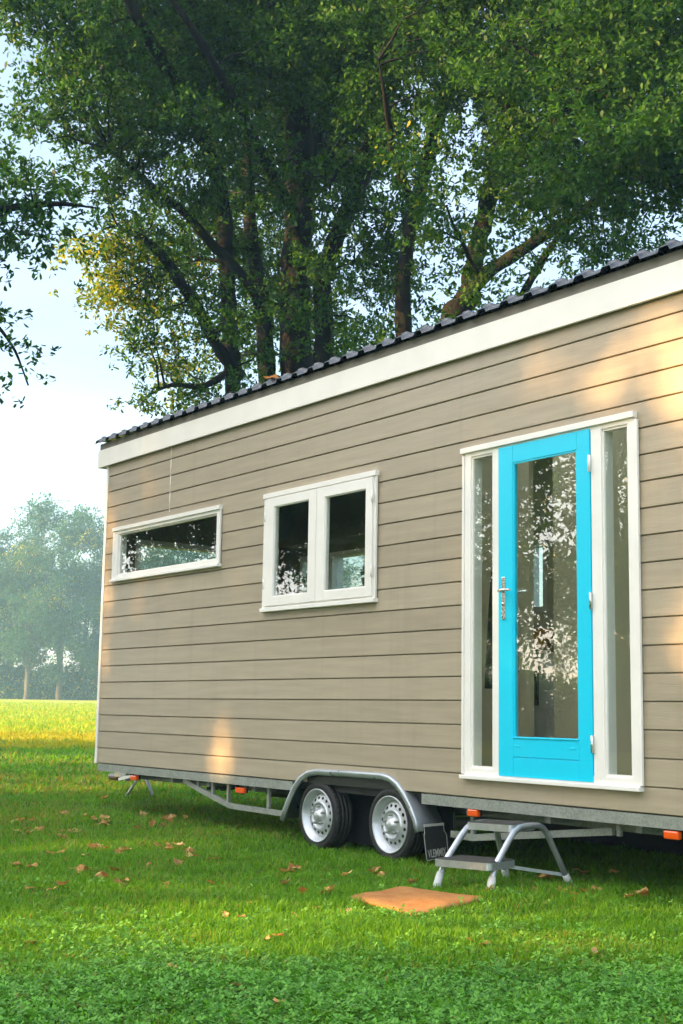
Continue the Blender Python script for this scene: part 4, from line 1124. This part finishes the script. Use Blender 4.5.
for i, (x, y, h, r, z0, nl, th) in enumerate(((-46.5, -30, 9.5, 3.8, 2.2, 26, .1), (-35.0, -26, 11, 4.6, 2.5, 30, .93), (-29.0, -25, 12.5, 4.6, 2.8, 30, .90), (-23.0, -27, 16, 4.8, 2.5, 44, .4), (-17.5, -25.5, 22, 5.0, 3.0, 58, .15), (-11.5, -26.5, 24, 5.2, 3.0, 62, .0), (-5.5, -26, 23, 5.0, 2.8, 60, .0), (1.0, -27, 20, 4.8, 2.6, 50, .0))):
    screen_tree(x, y, h, r, z0, 'leafy tree of the row standing behind the camera', 50+i, nl, th)
def hedge():
    T = []
    nn = 26000
    x = rng.uniform(-52, 8, nn); y = -30 + rng.uniform(-.9, .9, nn); z = gz(x, y) + rng.random(nn)*(2.3+.5*vnoise(x, y, .6, 31))
    V, F, at = leaf_cloud(np.stack([x, y, z], 1), np.tile(np.array([[0, 0, .4]]), (nn, 1)), 3, .24)
    o = fast_mesh('hedge', V, F, M['oakleaf']); tag(o, 'leafy hedge behind the camera below the row of trees', 'hedge')
hedge()

# far trees across the meadow
def far_tree_protos():
    out = []
    for seed, (h, r, bare) in enumerate(((10.5, 3.6, .9), (9.5, 3.3, .7))):
        rg = np.random.default_rng(100+seed); lob = []
        for k in range(52):
            z = bare + (h-bare-.8)*rg.random()**.9; t = (z-bare)/(h-bare); f = .62+.38*math.sin(PI*min(1, t*.9+.15))
            if t > .75: f *= (1.15-t)/.4
            a = rg.uniform(0, 2*PI); rr = r*f*rg.random()**.5
            lob.append((rr*math.cos(a), rr*math.sin(a), z, rg.uniform(.55, 1.05), (.30 if (rg.random() < .25 and t > .45) else .02)))
        limbs = [[(0, 0, -.3, .19), (.1, 0, bare, .15), (0, .1, h*.5, .10), (0, 0, h-1, .03)]]
        for k in range(6):
            q = lob[k*4]; limbs.append([(0, 0, bare*.8+k*.5, .07), (q[0]*.5, q[1]*.5, (bare+q[2])/2+.2, .05), (q[0], q[1], q[2], .02)])
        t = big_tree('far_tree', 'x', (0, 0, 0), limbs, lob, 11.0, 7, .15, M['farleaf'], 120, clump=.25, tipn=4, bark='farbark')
        out.append(t)
    return out
pr = far_tree_protos()
def fpos(u, d):
    return (d*(CF.x+CR.x*(u-341.5)/1350.24), -6.4678 + d*(CF.y+CR.y*(u-341.5)/1350.24))
far = [(34, 76, .96, .4, 1, 'tall hazy tree with a pale bare trunk and yellowing top across the meadow'),
       (66, 79, 1.12, 2.0, 0, 'round topped hazy tree next to the house corner across the meadow'),
       (-12, 82, 1.0, 1.1, 0, 'hazy tree at the left edge of the photo across the meadow'),
       (114, 84, .74, 3.3, 1, 'hazy bush like tree half behind the house corner'),
       (16, 88, .86, 5.0, 1, 'shorter hazy tree behind the gap between the two left trees'),
       (90, 90, .84, 4.1, 0, 'dim hazy tree standing behind the round topped one'),
       (-62, 80, 1.05, 2.6, 1, None), (-120, 84, 1.1, .7, 0, None), (-185, 82, 1.0, 3.7, 1, None), (170, 86, 1.0, 4.9, 0, None), (235, 84, 1.05, .2, 1, None), (310, 88, 1.0, 1.8, 0, None), (390, 90, 1.1, 2.9, 1, None)]
for k, (u, d, s, rz, pi, lab) in enumerate(far):
    d = 202+(d-82)*1.3; s = s*2.5
    src = pr[pi]; x, y = fpos(u, d)
    r = src.copy(); C.objects.link(r)
    r.location = (x, y, float(gz(x, y))); r.rotation_euler = (0, 0, rz); r.scale = (s, s, s)
    r['label'] = lab or 'hazy tree of the far row outside the photo frame'; r['category'] = 'tree'; r['group'] = 'far trees across the meadow'
    for ch in list(src.children):
        c = ch.copy(); C.objects.link(c); c.parent = r
for k, (x, y, s, rz) in enumerate(((-92, -22, 1.05, .3), (-88, -31, .95, 1.2), (-84, -38, 1.1, 2.2), (-80, -44, .95, 3.1), (-75, -50, 1.05, 4.0), (-69, -55, 1.0, 4.8), (-62, -60, 1.1, 5.6), (-55, -64, 1.0, .9), (-86, -24, .8, 2.9), (-77, -40, .8, 1.9), (-66, -49, .8, .2))):
    src = pr[k % 2]; r = src.copy(); C.objects.link(r)
    r.location = (x, y, float(gz(x, y))); r.rotation_euler = (0, 0, rz); r.scale = (s, s, s)
    r['label'] = 'tree of the belt across the field left of the camera'; r['category'] = 'tree'; r['group'] = 'trees across the field left of the camera'
    for ch in list(src.children):
        c = ch.copy(); C.objects.link(c); c.parent = r
for p in pr:
    for ch in list(p.children): bpy.data.objects.remove(ch)
    bpy.data.objects.remove(p)
# rough undergrowth along the far edge of the meadow
def undergrowth():
    n = 34000
    u = rng.uniform(-260, 420, n); d = rng.uniform(199, 216, n)
    x = d*(CF.x+CR.x*(u-341.5)/1350.24); y = -6.4678 + d*(CF.y+CR.y*(u-341.5)/1350.24)
    hh = .55+.45*vnoise(x, y, .7, 9)+ .5*np.clip((d-202)/9, 0, 1)
    hh = hh*2.4
    z = gz(x, y) + rng.random(n)*np.maximum(.4, hh)*1.7
    T = np.stack([x, y, z], 1); O = np.tile(np.array([[0, 0, .6]]), (n, 1))
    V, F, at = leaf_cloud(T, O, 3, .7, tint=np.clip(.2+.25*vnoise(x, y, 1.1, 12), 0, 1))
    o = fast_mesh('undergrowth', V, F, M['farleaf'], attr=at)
    tag(o, 'low rough undergrowth along the far edge of the meadow', 'undergrowth', kind='stuff')
undergrowth()

# ------------------------------------------------------------------ morning mist
b = MB(); b.box(-262, 162, -192, 252, -1.6, 34)
hz = b.build('haze', None)
hz.data.materials.clear()
t = NT('mist'); vol = t.n('ShaderNodeVolumePrincipled')
vol.inputs['Color'].default_value = MIST; vol.inputs['Density'].default_value = HAZE; vol.inputs['Anisotropy'].default_value = .25
t.l(vol.outputs[0], t.out.inputs['Volume']); hz.data.materials.append(t.m)
tag(hz, 'pale blue morning mist over the meadow', 'mist', kind='stuff')

# ------------------------------------------------------------------ light
sc = bpy.context.scene
w = bpy.data.worlds.new('World'); sc.world = w; w.use_nodes = True
nt = w.node_tree; nt.nodes.clear()
out = nt.nodes.new('ShaderNodeOutputWorld'); bg = nt.nodes.new('ShaderNodeBackground'); bg.inputs['Strength'].default_value = SKY
sky = nt.nodes.new('ShaderNodeTexSky'); sky.sky_type = 'NISHITA'; sky.sun_disc = False
sky.sun_elevation = ELEV; sky.sun_rotation = math.atan2(SD.x, SD.y); sky.air_density = 1.0; sky.dust_density = 1.5; sky.ozone_density = 1.5
# thin veil of high cloud, laid out on the sky's own directions
tc = nt.nodes.new('ShaderNodeTexCoord'); mp = nt.nodes.new('ShaderNodeMapping'); mp.inputs['Scale'].default_value = (1.2, 1.2, 5.0)
nt.links.new(tc.outputs['Generated'], mp.inputs['Vector'])
no = nt.nodes.new('ShaderNodeTexNoise'); no.inputs['Scale'].default_value = 1.6; no.inputs['Detail'].default_value = 6; nt.links.new(mp.outputs[0], no.inputs['Vector'])
rp = nt.nodes.new('ShaderNodeValToRGB'); rp.color_ramp.elements[0].position = .30; rp.color_ramp.elements[0].color = (.25,.25,.25,1); rp.color_ramp.elements[1].position = .70; rp.color_ramp.elements[1].color = (.75,.75,.75,1); nt.links.new(no.outputs['Fac'], rp.inputs['Fac'])
dt = nt.nodes.new('ShaderNodeVectorMath'); dt.operation = 'DOT_PRODUCT'; nt.links.new(tc.outputs['Generated'], dt.inputs[0]); dt.inputs[1].default_value = tuple(SUN)
mr = nt.nodes.new('ShaderNodeMapRange'); nt.links.new(dt.outputs['Value'], mr.inputs[0]); mr.inputs[1].default_value = .10; mr.inputs[2].default_value = .60; mr.inputs[3].default_value = VLO; mr.inputs[4].default_value = 1.3
mm = nt.nodes.new('ShaderNodeMath'); mm.operation = 'MULTIPLY'; mm.use_clamp = True; nt.links.new(rp.outputs[0], mm.inputs[0]); nt.links.new(mr.outputs[0], mm.inputs[1])
mx = nt.nodes.new('ShaderNodeMix'); mx.data_type = 'RGBA'; nt.links.new(mm.outputs[0], mx.inputs[0]); nt.links.new(sky.outputs[0], mx.inputs[6]); mx.inputs[7].default_value = (*VEIL, 1)
nt.links.new(mx.outputs[2], bg.inputs['Color']); nt.links.new(bg.outputs[0], out.inputs['Surface'])
sl = bpy.data.lights.new('sun', 'SUN'); sl.energy = SUNS; sl.angle = math.radians(.6); sl.color = (1.0, .58, .22)
so = bpy.data.objects.new('sun', sl); C.objects.link(so); so.rotation_euler = SUN.to_track_quat('Z', 'Y').to_euler(); so.location = (0, 0, 40)

sc.view_settings.view_transform = 'Standard'; sc.view_settings.look = 'None'; sc.view_settings.gamma = 1.0
sc.view_settings.exposure = EXPO
try: sc.view_settings.use_curve_mapping = False
except Exception: pass
sc.render.engine = 'CYCLES'
sc.render.resolution_x = 683; sc.render.resolution_y = 1024
sc.cycles.transparent_max_bounces = 12; sc.cycles.max_bounces = 8; sc.cycles.volume_bounces = 1
